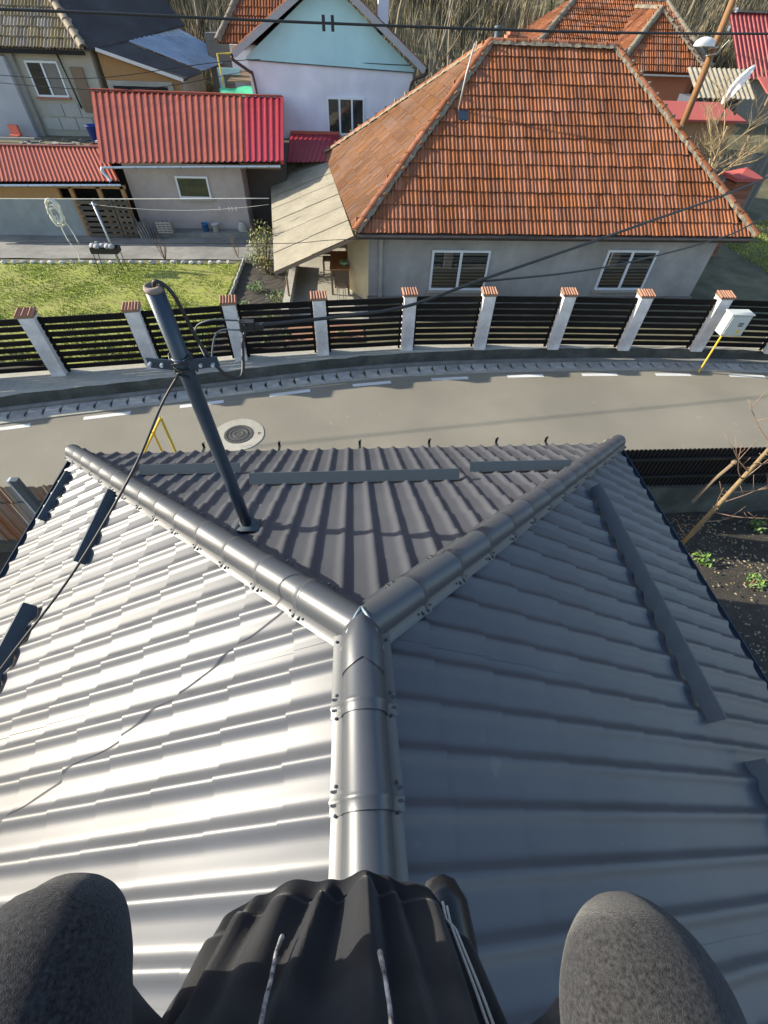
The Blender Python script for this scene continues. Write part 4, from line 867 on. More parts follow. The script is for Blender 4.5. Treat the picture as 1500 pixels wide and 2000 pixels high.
# ================================================================== PALE BLUE GABLE HOUSE
bh = thing('blue_gable_house', 'pale blue and white gable house with brown gutter pipes', 'house', (-.5,23,2))
g = MB(); g.add([V(-3.62,23,1.9),V(2.6,23,1.9),V(2.6,23,4.55),V(-.58,23,6.66),V(-3.62,23,4.75)]+[V(x,30,z) for x, z in ((-3.62,1.9),(2.6,1.9),(2.6,4.55),(-.58,6.66),(-3.62,4.75))], [(0,1,2,3,4),(0,4,9,5),(1,6,7,2)]); g.build('wall', m_lilac, bh)
g = MB(); g.slab([V(-3.66,22.985,4.73),V(2.64,22.985,4.53),V(2.64,22.985,4.60),V(-.58,22.985,6.75),V(-3.66,22.985,4.80)][::-1], (0,-.05,0)); g.build('gable_panel', m_blue, bh, fix=True)
g = MB(); g.bar((-3.66,22.94,4.72),(2.64,22.94,4.52),.02,.03); g.build('gable_drip_edge', m_guard, bh)
window(bh, -.76, .72, 2.62, 3.76, 23.0, sash=3, curtain='grey')
ap = V(-.58,22.55,6.98)
for e0, nm in ((V(-4.05,22.55,4.93),-1),(V(3.0,22.55,4.68),1)):
    g = MB(); g.slab([e0,ap,ap+V(0,8,0),e0+V(0,8,0)] if nm > 0 else [ap,e0,e0+V(0,8,0),ap+V(0,8,0)], (0,0,-.08)); rf = g.build('roof', m_felt if nm < 0 else m_bitumen, bh, fix=True)
    g = MB(); g.bar(e0+V(0,-.03,-.07),ap+V(0,-.03,-.07),.05,.20); g.build('bargeboard', M('grey_bargeboard', (.40,.40,.42), .8), bh)
    g = MB(); g.slab([e0+V(0,0,-.12),ap+V(0,0,-.12),ap+V(0,.45,-.12),e0+V(0,.45,-.12)], (0,0,-.02)); g.build('soffit_board', M('grey_soffit', (.36,.34,.33), .85), bh)
    u = V(0,1,0)*(-nm); v = (ap-e0).normalized(); o = e0 if nm > 0 else e0+V(0,8,0)
    joined(tiles_on(o, V(0,nm,0), v, 8, (ap-e0).length, .24, 12, lambda f: 0, lambda f: 8), TF, 'roof_tiles', m_tile_s, rf)
g = MB(); g.tube(catmull([(-4.1,22.6,4.85),(-4.08,22.62,4.72),(-3.6,22.85,4.42),(-3.5,22.9,4.3),(-3.42,22.9,3.4),(-3.38,22.9,2.2)],5), .05, 10); g.build('drain_pipe', M('brown_drain_pipe', (.07,.04,.035), .5), bh, True)
g = MB(); g.tube(catmull([(3.1,22.6,4.62),(3.05,22.6,4.5),(2.55,22.85,4.22),(2.5,22.85,3.2),(2.5,22.85,2.2)],5), .05, 10); g.build('drain_pipe', M('brown_drain_pipe', (.07,.04,.035), .5), bh, True)
gutter((-4.1,22.5,4.88),(-4.1,30,4.88),(-1,0,0),.06).build('gutter', M('brown_drain_pipe', (0,0,0)), bh); gutter((3.07,22.5,4.64),(3.07,30,4.64),(1,0,0),.06).build('gutter', M('brown_drain_pipe', (0,0,0)), bh)
g = MB(); g.rng(1.35,1.75,25.2,25.7,5.4,6.9); g.build('chimney', m_lilac, bh)
# side wing behind on the left
g = MB(); g.rng(-4.75,-3.63,26,29,2,4.95); g.build('wing_wall', m_lilac, bh)
e0 = V(-5.15,25.6,4.98); Vw = V(0,3,2.2)
g = MB(); g.poly(e0, V(-2.0,25.6,4.98), V(-2.0,28.6,7.18), V(-3.7,28.6,7.18)); wr = g.build('wing_roof', m_felt, bh)
joined(tiles_on(e0, V(1,0,0), Vw.normalized(), 3.1, Vw.length, .24, 9, lambda f: f*1.45, lambda f: 3.1), TF, 'roof_tiles', m_tile_s, wr)
hip_line(e0+V(0,0,.05), (-3.7,28.6,7.2), wr, hipcap_mesh(.45,.11).mesh('ridge_tile', m_mortar), .4)
g = MB(); g.rng(-6.0,-4.76,27.5,29,2,5.2); tag(g.build('timber_barn', m_woodg, None, False, (-5.4,28,2)), 'grey brown timber barn wall beside the blue house wing', 'barn')
t = thing('lean_awning', 'small plank awning with green tarpaulin beside the blue house', 'awning', (-4.1,25,2))
g = MB(); g.slab([V(-4.9,25.0,3.95),V(-3.64,25.0,3.98),V(-3.64,25.9,4.2),V(-4.6,25.9,4.2)], (0,0,-.05)); g.build('plank_roof', m_wood, t)
g = MB(); g.grid([[V(-5.15+1.5*u+.03*math.sin(v*9), 24.2+.7*v, 3.62+.16*v+.05*math.sin(u*7+v*3)) for u in np.linspace(0,1,9)] for v in np.linspace(0,1,5)]); g.build('tarpaulin', m_green, t, True)
g = MB(); g.tube([(-5.0,24.4,2.2),(-5.0,24.4,3.6)], .05, 8); g.tube([(-3.8,24.4,2.2),(-3.8,24.4,3.62)], .05, 8); g.build('post', m_wood, t)
g = MB(); g.rng(-5.3,-5.1,25.4,25.5,2.2,4.3); g.rng(-5.1,-4.4,25.4,25.5,4.1,4.3); g.build('blue_frame', M('light_blue_paint', (.35,.55,.6), .8), t)
g = MB(); g.tube([(-5.05,25.2,2.3),(-5.15,25.2,4.72),(-4.55,25.3,4.74)], .03, 8); tag(g.build('gas_pipe', m_yellow, None, False, (-5.05,25.2,2.3)), 'yellow gas pipe bent at right angle beside the blue house', 'pipe')
lt = thing('red_lean_to', 'small bright red ribbed roof between pink shed and blue house', 'lean-to roof', (-1.4,21.5,1.2))
corr_roof(lt, m_red2, (-2.35,20.2,2.2),(-.65,19.9,2.3),(-2.3,22.9,2.62),(-.3,22.9,2.62), .16, 6, h=.025)
g = MB(); g.rng(-2.3,-.3,22.9,22.98,2.58,2.72); g.build('wall_flashing', m_redp, lt)
g = MB(); g.rng(-2.2,-.9,21.2,22.8,.3,2.2); g.build('wall', m_conc, lt)
# ================================================================== HOUSES BEHIND ON THE RIGHT
oh = thing('orange_house', 'orange painted house with clay tile hip roof and projecting wing', 'house', (14.5,28,2))
g = MB(); g.rng(12.9,16.5,27.9,33,1.8,4.48); g.rng(9.2,17.6,29.3,35.5,1.8,4.5); g.build('wall', m_orange, oh)
window(oh, 13.55, 14.3, 3.3, 4.15, 27.9, sash=1, curtain='grey')
a, b, c, d = V(12.5,27.4,4.46), V(16.95,27.4,4.46), V(14.72,29.4,6.42), V(14.72,33,6.42)
g = MB(); g.add([a,b,c,d,V(12.5,33,4.46),V(16.95,33,4.46)], [(0,1,2),(1,5,3,2),(0,2,3,4)]); wr = g.build('wing_roof', m_felt, oh)
vv = V(0,2,1.96); joined(tiles_on(a, V(1,0,0), vv.normalized(), 4.45, vv.length, .22, 9, lambda f: f*2.22, lambda f: 4.45-f*2.23), TF, 'roof_tiles', m_tile_s, wr)
vv = V(2.22,0,1.96); joined(tiles_on(V(12.5,33,4.46), V(0,-1,0), vv.normalized(), 5.6, vv.length, .22, 9, lambda f: 0, lambda f: 5.6-f*2), TF, 'roof_tiles', m_tile_s, wr)
vv = V(-2.23,0,1.96); joined(tiles_on(b, V(0,1,0), vv.normalized(), 5.6, vv.length, .22, 9, lambda f: f*2, lambda f: 5.6), TF, 'roof_tiles', m_tile_s, wr)
HCm = hipcap_mesh(.42,.12).mesh('ridge_tile', m_mortar)
hip_line(b+V(.02,-.02,.04), c, wr, HCm, .4); hip_line(a+V(-.02,-.02,.04), c, wr, HCm, .4); hip_line(d, c, wr, HCm, .4)
a, b, c, d = V(8.5,28.9,4.55), V(18,28.9,4.55), V(11.7,32.6,6.68), V(16.4,32.6,6.68)
g = MB(); g.add([a,b,c,d,V(8.5,36.3,4.55),V(18,36.3,4.55)], [(0,1,3,2),(1,5,3),(0,2,4),(4,2,3,5)]); mr = g.build('roof', m_felt, oh)
vv = c-V(11.7,28.9,4.55); joined(tiles_on(a, V(1,0,0), vv.normalized(), 9.5, vv.length, .22, 11, lambda f: f*3.2, lambda f: 9.5-f*1.6), TF, 'roof_tiles', m_tile_s, mr)
vv = V(3.2,0,2.13); joined(tiles_on(V(8.5,36.3,4.55), V(0,-1,0), vv.normalized(), 7.4, vv.length, .22, 11, lambda f: f*3.7, lambda f: 7.4-f*3.7), TF, 'roof_tiles', m_tile_s, mr)
hip_line(a+V(-.02,-.02,.04), c, mr, HCm, .4); hip_line(d, c, mr, HCm, .4); hip_line(b+V(.02,-.02,.04), d, mr, HCm, .4)
gutter((12.5,27.33,4.40),(16.95,27.33,4.40),(0,-1,0),.06).build('gutter', m_pvc, oh)
# wooden utility pole with lamp
up_ = thing('utility_pole', 'brown wooden utility pole behind the tiled roof hip', 'pole', (12.4,20,.5))
g = MB(); g.tube([(12.42,20,.3),(12.41,20,4.5),(12.38,20,9.2)], [.13,.115,.095], 14); g.build('pole', m_polew, up_, True)
g = MB(); g.tube([V(12.4+.13*math.cos(a),20+.13*math.sin(a),5.3+.15*a/6) for a in np.linspace(0,12,24)], .012, 5); g.tube(catmull([(12.5,19.9,5.4),(12.7,19.8,5.75),(12.85,19.9,5.6)],5), .012, 5); g.build('wire_wrap', m_rope, up_)
for dz in (5.95,6.35): g = MB(); g.lathe((12.58,19.9,dz), [(.03,0),(.05,.03),(.03,.06),(.05,.09),(.03,.12)], 10); g.build('insulator', m_pvc, up_, True)
t = thing('street_lamp', 'white shell street lamp on a short arm of the utility pole', 'lamp', (12.3,19.9,5.6))
g = MB(); g.grid([[V(11.95+.36*math.cos(a)*math.cos(b_), 19.85+.2*math.sin(a)*math.cos(b_), 5.62+.2*math.sin(b_)) for a in np.linspace(0,2*math.pi,17)[:-1]] for b_ in np.linspace(-.15,math.pi/2,7)], True); g.build('shell', m_lamp, t, True)
g = MB(); g.lathe((11.95,19.85,5.58), [(.27,0),(.29,.03),(.2,.04)], 14); g.build('lens', m_zebra_l, t); g = MB(); g.tube([(12.25,19.88,5.66),(12.35,19.95,5.62)], .03, 8); g.build('arm', m_zinc, t)
t = thing('satellite_dish', 'large white satellite dish seen edge on atop a thin dark post', 'dish', (13.9,20,.5))
ax = V(-.76,-.48,.44).normalized(); ax = V(.82,-.30,-.42).normalized()
c_ = V(13.83,20.0,4.68); g = MB(); R = ax.to_track_quat('Z','Y').to_matrix(); rows = []
for r_ in (0.02,.15,.3,.45,.58): rows.append([c_+R@V(r_*math.cos(a), r_*math.sin(a), -.0+.16*(r_/.58)**2-.16) for a in np.linspace(0,2*math.pi,25)[:-1]])
for r_ in (.585,.45,.02): rows.append([c_+R@V(r_*math.cos(a), r_*math.sin(a), .16*(r_/.58)**2-.175) for a in np.linspace(0,2*math.pi,25)[:-1]])
g.grid(rows, True); g.build('reflector', m_lamp, t, True)
g = MB(); g.tube([(13.75,20.06,.5),(13.78,20.05,3.0),(13.80,20.05,4.6)], .03, 8); g.build('post', m_black, t)
g = MB(); g.tube([c_+R@V(0,-.55,.0), c_+R@V(-.05,-.5,.55)], .012, 6); g.box(c_+R@V(-.05,-.5,.58), (.09,.08,.12)); g.build('feed_arm', m_wood, t)
rs = thing('red_roofed_shed', 'small orange shed under a flat salmon red roof', 'shed', (14,21,.5))
g = MB(); g.slab([V(11.9,20.2,3.72),V(14.95,20.2,3.72),V(15.2,22.6,3.98),V(12.2,22.6,3.98)], (0,0,-.07)); g.build('roof', m_salmon, rs, fix=True)
g = MB(); g.rng(12.5,14.75,20.45,22.3,.4,3.66); g.build('wall', M('ochre_wall', (.42,.24,.13), .9, 0, (.3,.17,.09), 4), rs)
gs = thing('grey_corrugated_shed', 'open shed with pale grey corrugated roof sheets', 'shed', (16.2,24.5,1))
corr_roof(gs, m_asb, (14.6,23.4,4.0),(17.2,23.4,4.0),(14.9,25.6,4.75),(17.6,25.6,4.75), .2, 5, h=.05, trapez=False)
g = MB(); g.rng(14.9,17.0,24.2,25.4,1,3.95); g.build('wall', M('bluish_dark_wall', (.07,.08,.11), .8), gs); g = MB(); g.bar((14.3,22.2,3.3),(15.2,23.5,3.5),.5,.04); g.build('side_ramp', m_bluesteel, gs)
fr = thing('red_barn', 'barn with dark red ribbed steel roof below the brush slope', 'barn', (21,28,1.5))
corr_roof(fr, M('deep_red_steel', (.28,.035,.035), .5, 0, (.22,.03,.03), 3, big=.2), (18.6,27.3,4.35),(26,27.0,4.35),(18.6,30.4,6.42),(26,30.2,6.42), .22, 5, h=.04)
g = MB(); g.rng(19,26,27.7,30,1,4.4); g.build('wall', m_woodg, fr); g = MB(); g.bar((18.5,30.4,6.46),(26,30.2,6.46),.25,.06); g.build('ridge_flashing', m_conc, fr)
pf_ = thing('plank_fence', 'grey weathered upright plank fence on the slope behind the house', 'fence', (15.5,19.8,1))
for k in range(26):
    p = V(14.0+.135*k,19.3+.06*k,0); h = random.uniform(-.08,.06); g = MB(); g.bar(p+V(0,0,.6),p+V(.02,.12,2.75+h),.12,.025,(0,1,0)); g.build('plank', m_woodg, pf_)
g = MB(); g.bar((14,19.42,1.2),(17.4,20.9,1.2),.04,.08); g.bar((14,19.46,2.3),(17.4,20.95,2.3),.04,.08); g.build('rail', m_wood, pf_)
cp_ = thing('capped_pillar', 'brick gate pillar with salmon red metal cap', 'pillar', (13.4,16.8,.3))
for z in np.arange(.3,2.62,.115):
    g = MB(); g.box((13.42,16.9,z+.055),(.62+random.uniform(-.01,.01),.62,.108)); g.build('brick_course', m_brick, cp_)
g = MB(); x0,x1,y0,y1,z = 12.95,13.9,16.45,17.35,2.64; g.add([(x0,y0,z),(x1,y0,z),(x1,y1,z),(x0,y1,z),(x0,y0,z+.1),(x1,y0,z+.1),(x1,y1,z+.1),(x0,y1,z+.1),(13.42,16.9,z+.32)], [(3,2,1,0),(0,1,5,4),(1,2,6,5),(2,3,7,6),(3,0,4,7),(4,5,8),(5,6,8),(6,7,8),(7,4,8)]); g.build('cap', m_salmon, cp_)
fl = thing('gatehouse_roof', 'salmon red lean roof on bent poles near the red barn', 'lean-to roof', (18,24,1)); g = MB(); g.slab([V(17.4,23.2,4.25),V(19.5,23,4.2),V(19.8,25,4.6),V(17.9,25,4.6)], (0,0,-.05)); g.build('roof', m_salmon, fl, fix=True)
for x in (17.7,19.3): g = MB(); g.tube([(x,23.4,.8),(x,23.4,4.2)], .06, 8); g.build('post', m_wood, fl)
# ================================================================== BARE TREES AND BRUSH SLOPE
def bare_tree(name, lab, base, h, r, levels, seed, mat=m_bark, spread=.6, group=None, kids=4, lean=(0,0)):
    R_ = random.Random(seed); t = thing(name, lab, 'tree', tuple(base), group); tr = MB(); br = MB()
    def grow(p, d, L, r_, lv, mb):
        pts = [p]; rad = [r_]; n = 4; q = Vector(p); dd = Vector(d)
        for i in range(n):
            dd = (dd+V(R_.uniform(-.16,.16),R_.uniform(-.16,.16),R_.uniform(-.03,.12))).normalized(); q = q+dd*L/n; pts.append(q.copy()); rad.append(r_*(1-.65*(i+1)/n))
        mb.tube(pts, rad, 5 if lv < levels else 7, False)
        if lv > 0:
            for k in range(kids+(1 if lv == levels else 0)):
                f_ = R_.uniform(.3,.98); i = min(n-1, int(f_*n)); b0 = pts[i].lerp(pts[i+1], f_*n-i); a = R_.uniform(0,6.28)
                nd = (dd*R_.uniform(.5,.9)+V(math.cos(a),math.sin(a),R_.uniform(-.1,.5))*spread).normalized()
                grow(b0, nd, L*R_.uniform(.4,.65), rad[i]*.6, lv-1, br)
    grow(Vector(base), V(lean[0],lean[1],1).normalized(), h, r, levels, tr)
    tr.build('trunk', mat, t, True); br.build('branches', mat, t, True); return t
bare_tree('bare_tree', 'small bare yellowish fruit tree before the salmon roofed shed', (13.1,18.3,.5), 3.3, .07, 3, 5, M('yellowish_bark', (.40,.30,.16), .85, 0, (.24,.18,.09), 20), 1.0, None, 7)
m_twig = M('pale_grey_bark', (.27,.23,.16), .9, 0, (.14,.115,.08), 12)
for k, (x, y, h, lab) in enumerate(((4.0,29.5,5,'tangled bare tree rising behind the blue gable roof'),(5.5,31.5,6.5,'tall bare thicket tree above the brick chimney stub'),(2.6,33.5,7,'bare tree on the slope above the blue house'),(-7.5,33,5,'pale bare tree on the slope above the blue steel roof'),(-4.5,35,5.5,'spreading bare tree on the slope behind the timber barn'),(8.2,37,6,'leaning bare tree on the slope beyond the orange house ridge'),(18.2,33.5,6,'bare tree at the corner of the red barn roof'),(13.5,38,6,'bare tree on the slope above the orange house'),(-11.5,34.5,6,'bare tree on the slope above the felt roof'))):
    bare_tree('bare_tree', lab, (x, y, tz(x, y)-.1), h, .09, 3, 20+k, m_twig, .55)
m_dark_brush = M('dark_undergrowth', (.075,.078,.045), .9, 0, (.04,.045,.025), 2, rand=.4, island=True)
blades('dry_brush', 17000, (-22,32,29.5,46), tz, 1.0, .028, m_dry, .7, 'mass of dry straw coloured brush covering the hillside', 'brush', 4, lambda x, y: .35+.65*(math.sin(x*.5+2)*math.sin(y*.4+x*.2) > -.2))
blades('undergrowth', 6000, (-20,30,28.5,44), tz, .8, .09, m_dark_brush, .9, 'dark green undergrowth spread between the dry brush', 'undergrowth', 4, lambda x, y: .2+.8*(math.sin(x*.35)*math.sin(y*.5+x*.3) > .05))
blades('weeds', 7000, (14.9,20,12.5,20), lambda x, y: tz(x, y), .07, .02, m_grass, .8, 'short grass beside and behind the tiled house', 'grass', 3)
# ================================================================== OWN GARDEN, FENCES BY THE ROAD
g = MB(); xs = np.arange(2.6,22,.3); ys = np.arange(-8,4.5,.3); g.grid([[V(x,y,.02+.035*math.sin(x*3.1+y)*math.sin(y*2.7)) for x in xs] for y in ys]); tag(g.build('garden_soil', m_soil, None, True), kind='structure')
L = MB(); random.seed(21)
for k in range(9500):
    x = random.uniform(3.7,9.5); y = random.uniform(-2.5,4.2)
    if random.random() > .35+.65*(math.sin(x*2.2+1)*math.sin(y*1.9) > -.1): continue
    s = random.uniform(.010,.028); p = V(x,y,.06+random.uniform(0,.03)); q = Matrix.Rotation(random.uniform(0,6.28),3,'Z')@Matrix.Rotation(random.uniform(-.6,.6),3,'X')
    L.add([p+q@V(-s,0,0),p+q@V(0,-s*.6,.2*s),p+q@V(s,0,0),p+q@V(0,s*.6,.2*s)], [(0,1,2,3)])
tag(L.build('leaf_litter', m_litter), 'fallen leaves scattered over the dark garden soil', 'leaves', kind='stuff')
random.seed(31)
for (x, y, lab) in ((5.95,3.2,'green weed tuft at the foot of the thorny sapling'),(7.4,3.9,'green weed tuft close to the concrete fence base'),(6.6,2.7,'green weed tuft among the fallen leaves'),(7.8,2.9,'green weed tuft out in the open soil')):
    leafy('weed', lab, 'weed', (x,y,.02), .16,.16,.09, 60, .05, m_leaf, 3)
bf = thing('corrugated_fence', 'dark corrugated metal fence on a concrete base along the garden', 'fence', (8,4.4,0))
for i in range(10):
    corr('fence_sheet', bf, M('dark_brown_sheet', (.022,.017,.017), .6, .2, (.012,.01,.01), 3), (2.25+1.6*i,4.40,.70),(3.85+1.6*i,4.40,.70),(2.25+1.6*i,4.41,1.56),(3.85+1.6*i,4.41,1.56), .075, h=.02)
g = MB(); g.rng(2.2,18.4,4.34,4.38,.95,1.0); g.rng(2.2,18.4,4.34,4.38,1.35,1.4); g.build('rail', m_black, bf)
g = MB(); g.grid([[V(x,4.30+.01*math.sin(x*4),0) for x in np.arange(2.2,18.5,.3)],[V(x,4.32,.71) for x in np.arange(2.2,18.5,.3)],[V(x,4.5,.71) for x in np.arange(2.2,18.5,.3)],[V(x,4.5,-.02) for x in np.arange(2.2,18.5,.3)]]); g.build('base_wall', m_moss, bf)
g = MB(); g.tube([(5.9,4.05,.62),(6.12,4.18,1.02),(6.3,4.24,1.35)], [.03,.027,.03], 7); g.lathe((6.3,4.24,1.35), [(.03,0),(.045,.03),(.03,.07)], 8); tag(g.build('wooden_stick', m_wood, None, False, (5.9,4.05,.62)), 'brown wooden stake leaning on the dark fence', 'stake')
t = thing('wooden_box', 'open wooden box between house eave and dark fence', 'box', (3.75,3.95,0))
for a in ((3.35,3.95,3.80,3.82),(3.35,3.95,4.2,4.22),(3.35,3.37,3.82,4.2),(3.93,3.95,3.82,4.2)): g = MB(); g.rng(*a,0,1.86); g.build('board', m_wood, t)
g = MB(); g.rng(3.37,3.93,3.82,4.2,1.5,1.53); g.build('shelf', m_wood, t)
t = thing('plastic_crate', 'pale green slatted crate standing in the wooden box', 'crate', (3.78,3.98,1.53))
for k in range(5): g = MB(); g.bar((3.72,3.84+.08*k,1.54),(3.82,3.84+.08*k,1.96),.03,.05); g.build('slat', M('pale_green_plastic', (.32,.42,.33), .6), t)
g = MB(); g.bar((3.82,3.83,1.96),(3.82,4.18,1.96),.03,.03); g.bar((3.73,3.83,1.6),(3.73,4.18,1.6),.03,.03); g.build('rim', M('pale_green_plastic', (0,0,0)), t)
g = MB(); g.lathe((2.75,4.12,1.56), [(.09,0),(.085,.1),(.06,.16),(.02,.18)], 14); g.tube([(2.75,4.12,0),(2.75,4.12,1.57)], .03, 8); tag(g.build('capped_stake', m_teal, None, True, (2.75,4.12,0)), 'stake with turquoise plastic cap just beyond the eave', 'stake')
# sapling with thorny stubs
sp_ = thing('thorny_sapling', 'pruned thorny sapling with pale trunk standing beside the gutter', 'tree', (5.7,3.5,0)); random.seed(12)
g = MB(); g.tube([(5.69,3.5,-.05),(5.70,3.5,.5),(5.73,3.5,1.1),(5.75,3.51,1.7),(5.74,3.5,2.4),(5.72,3.5,3.2)], [.04,.036,.034,.032,.026,.016], 10); g.build('trunk', m_bark, sp_, True)
g = MB()
for k in range(34):
    z = .9+k*.052; a = random.uniform(0,6.28); L_ = random.uniform(.03,.10); p = V(5.735,3.5,z); g.tube([p, p+V(math.cos(a),math.sin(a),.4)*L_], [.007,.002], 4)
for z, a, L_, up_k in ((1.0,-.4,.75,.2),(1.2,.2,.8,.3),(1.45,-.2,.9,.45),(1.6,.5,.9,.5),(1.9,2.9,.5,.9),(2.0,0,.8,.5),(1.75,3.3,.45,1.2),(2.2,.3,.7,.8),(2.4,2.6,.6,.9),(.3,2.6,.35,.9),(.25,.5,.3,.5),(1.1,3.6,.5,1.4),(.75,.1,.6,.05)):
    p = V(5.73,3.5,z); e = p+V(math.cos(a)*L_,math.sin(a)*L_,L_*up_k); m1 = p.lerp(e,.5)+V(0,0,-.05+.02*random.random()); g.tube(catmull([p,m1,e],4), [.010-.0009*i for i in range(9)], 5)
    for q in range(3): s_ = m1.lerp(e, random.random()); g.tube([s_, s_+V(random.uniform(-.2,.2),random.uniform(-.2,.2),random.uniform(.05,.3))], [.005,.002], 4)
g.build('branches', M('reddish_pale_twig', (.36,.22,.14), .8), sp_, True)
# left rusty sheet fence and post
rf_ = thing('rusty_fence', 'rusty grey sheet metal fence beyond the sunlit eave', 'fence', (-5.5,4.0,0))
for i in range(8):
    corr('upper_sheet', rf_, m_rust, (-9.0+.62*i,4.02,1.05),(-8.39+.62*i,4.02,1.05),(-9.0+.62*i,4.03,1.42+random.uniform(-.02,.02)),(-8.39+.62*i,4.03,1.42+random.uniform(-.02,.02)), .15, h=.02)
    corr('lower_sheet', rf_, m_rust, (-9.0+.62*i,3.98,.2),(-8.39+.62*i,3.98,.2),(-9.0+.62*i,3.99,1.10),(-8.39+.62*i,3.99,1.10), .15, h=.02)
g = MB(); g.rng(-9,-3.9,3.9,4.08,-.02,.22); g.build('base_wall', m_moss, rf_)
t = thing('steel_post', 'dark grey square steel post rising above the rusty fence', 'post', (-4.75,3.8,0)); g = MB(); g.rng(-4.80,-4.70,3.76,3.84,0,1.78); g.build('post', m_guard, t); g = MB(); g.rng(-4.83,-4.80,3.76,3.84,0,1.78); g.build('flange', m_zinc, t)
g = MB(); g.grid([[V(x,y,-.01) for x in np.arange(-14,-2.8,.5)] for y in np.arange(-8,4.6,.5)]); tag(g.build('side_yard', m_soil), kind='structure')
# yellow gas riser frame
t = thing('gas_riser', 'yellow painted gas pipe triangle standing beyond the roadside eave', 'pipe', (-3.0,4.9,0))
g = MB(); g.tube([(-2.98,4.9,0),(-2.99,4.9,1.97)], .022, 8); g.build('upright', m_yellow, t); g = MB(); g.tube([(-2.99,4.9,1.97),(-3.5,4.9,1.27),(-3.75,4.9,.95),(-3.75,4.9,0)], .02, 8); g.build('brace', m_yellow, t)
g = MB(); g.tube([(-3.2,4.9,1.68),(-3.2,4.9,0)], .018, 8); g.lathe((-3.2,4.9,1.66), [(.03,0),(.03,.05)], 8); g.build('inner_post', m_yellow, t)
# extra thin lines
for nm, pts, r_, lab in (('thin_line', [(-16,12,2.12),(-8.7,12,2.09),(-2.09,12,2.10),(.1,12,2.22),(6,12.05,2.3)], .008, 'thin black line strung from the tiled house eave over the lawn'),
    ('thin_line', [(-14,21.5,4.3),(-9,21.5,4.22),(-3.6,22.9,4.72),(2.5,22.9,4.72)], .011, 'thin dark line running to the blue gable wall'),
    ('thin_line', [(-14,22,4.05),(-8,22,3.9),(-3.7,25,4.3)], .010, 'lower thin line sagging over the red shed roof')):
    g = MB(); g.tube(catmull(pts, 8), r_, 5); tag(g.build(nm, m_black, None, True, pts[0]), lab, 'cable')
# ================================================================== PERSON ON THE CHIMNEY
ch = thing('ridge_chimney', 'low rendered chimney the person sits on astride the ridge', 'chimney', (0,-1.35,4.2))
g = MB(); g.rng(-.18,.15,-1.62,-1.0,4.1,5.14); g.build('stack', m_render, ch); g = MB(); g.rng(-.2,.17,-1.64,-.98,5.142,5.20); g.build('coping', m_conc, ch)
pe = thing('person', 'person in black hoodie and charcoal trousers sitting astride the roof ridge', 'person', (0,-1.35,5.2))
def skin(name, nodes, edges, mat, parent, sub=2, root=0):
    off = WL[parent]; me = bpy.data.meshes.new(name); me.from_pydata([tuple(Vector(p)-off) for p, r in nodes], edges, []); me.materials.append(mat)
    o = bpy.data.objects.new(name, me); COL.objects.link(o); o.parent = parent; WL[o] = off
    sk = o.modifiers.new('skin', 'SKIN'); sk.use_smooth_shade = True
    for i, (p, r) in enumerate(nodes):
        sv = me.skin_vertices[0].data[i]; sv.radius = r if isinstance(r, tuple) else (r, r); sv.use_root = (i == root)
    sb = o.modifiers.new('sub', 'SUBSURF'); sb.levels = sub; sb.render_levels = sub; return o
KR, KL = V(.264,-.96,5.60), V(-.325,-.915,5.60)
body = [((0,-1.36,5.38),(.15,.12)),((0,-1.36,5.55),(.14,.11)),((0,-1.36,5.78),(.16,.11)),((0,-1.37,5.95),(.15,.10)),((0,-1.365,6.04),.055),((0,-1.355,6.11),.058),((0,-1.335,6.20),(.085,.10)),((0,-1.335,6.33),(.105,.125)),
 ((.2,-1.3,5.45),.06),(KR,.036),((.225,-1.07,5.30),.03),((-.23,-1.3,5.45),.06),(KL,.036),((-.28,-1.05,5.30),.03),
 ((.19,-1.37,5.93),.055),((.30,-1.33,5.68),.045),((.14,-1.12,6.10),.035),((.10,-1.03,6.22),.028),((-.19,-1.37,5.93),.055),((-.30,-1.33,5.68),.045),((-.14,-1.12,6.10),.035),((-.10,-1.03,6.22),.028)]
be = [(0,1),(1,2),(2,3),(3,4),(4,5),(5,6),(6,7),(0,8),(8,9),(9,10),(0,11),(11,12),(12,13),(3,14),(14,15),(15,16),(16,17),(3,18),(18,19),(19,20),(20,21)]
# hands: five fingers each, closed around the phone edge level
for s, w_ in ((1,17),(-1,21)):
    base = Vector(body[w_][0]); palm = len(body); body.append((base+V(-s*.012,.02,.04),(.035,.018))); be.append((w_,palm))
    for k in range(4):
        i = len(body); q = base+V(-s*.02,.03-.018*k,.075); body.append((q,.009)); body.append((q+V(-s*.03,.008,.015),.008)); body.append((q+V(-s*.042,.004,-.008),.0075)); be += [(palm,i),(i,i+1),(i+1,i+2)]
    i = len(body); q = base+V(-s*.02,.035,.03); body.append((q,.010)); body.append((q+V(-s*.03,.018,.015),.009)); be += [(palm,i),(i,i+1)]
skin('body', body, be, m_skin, pe, 2, 0)
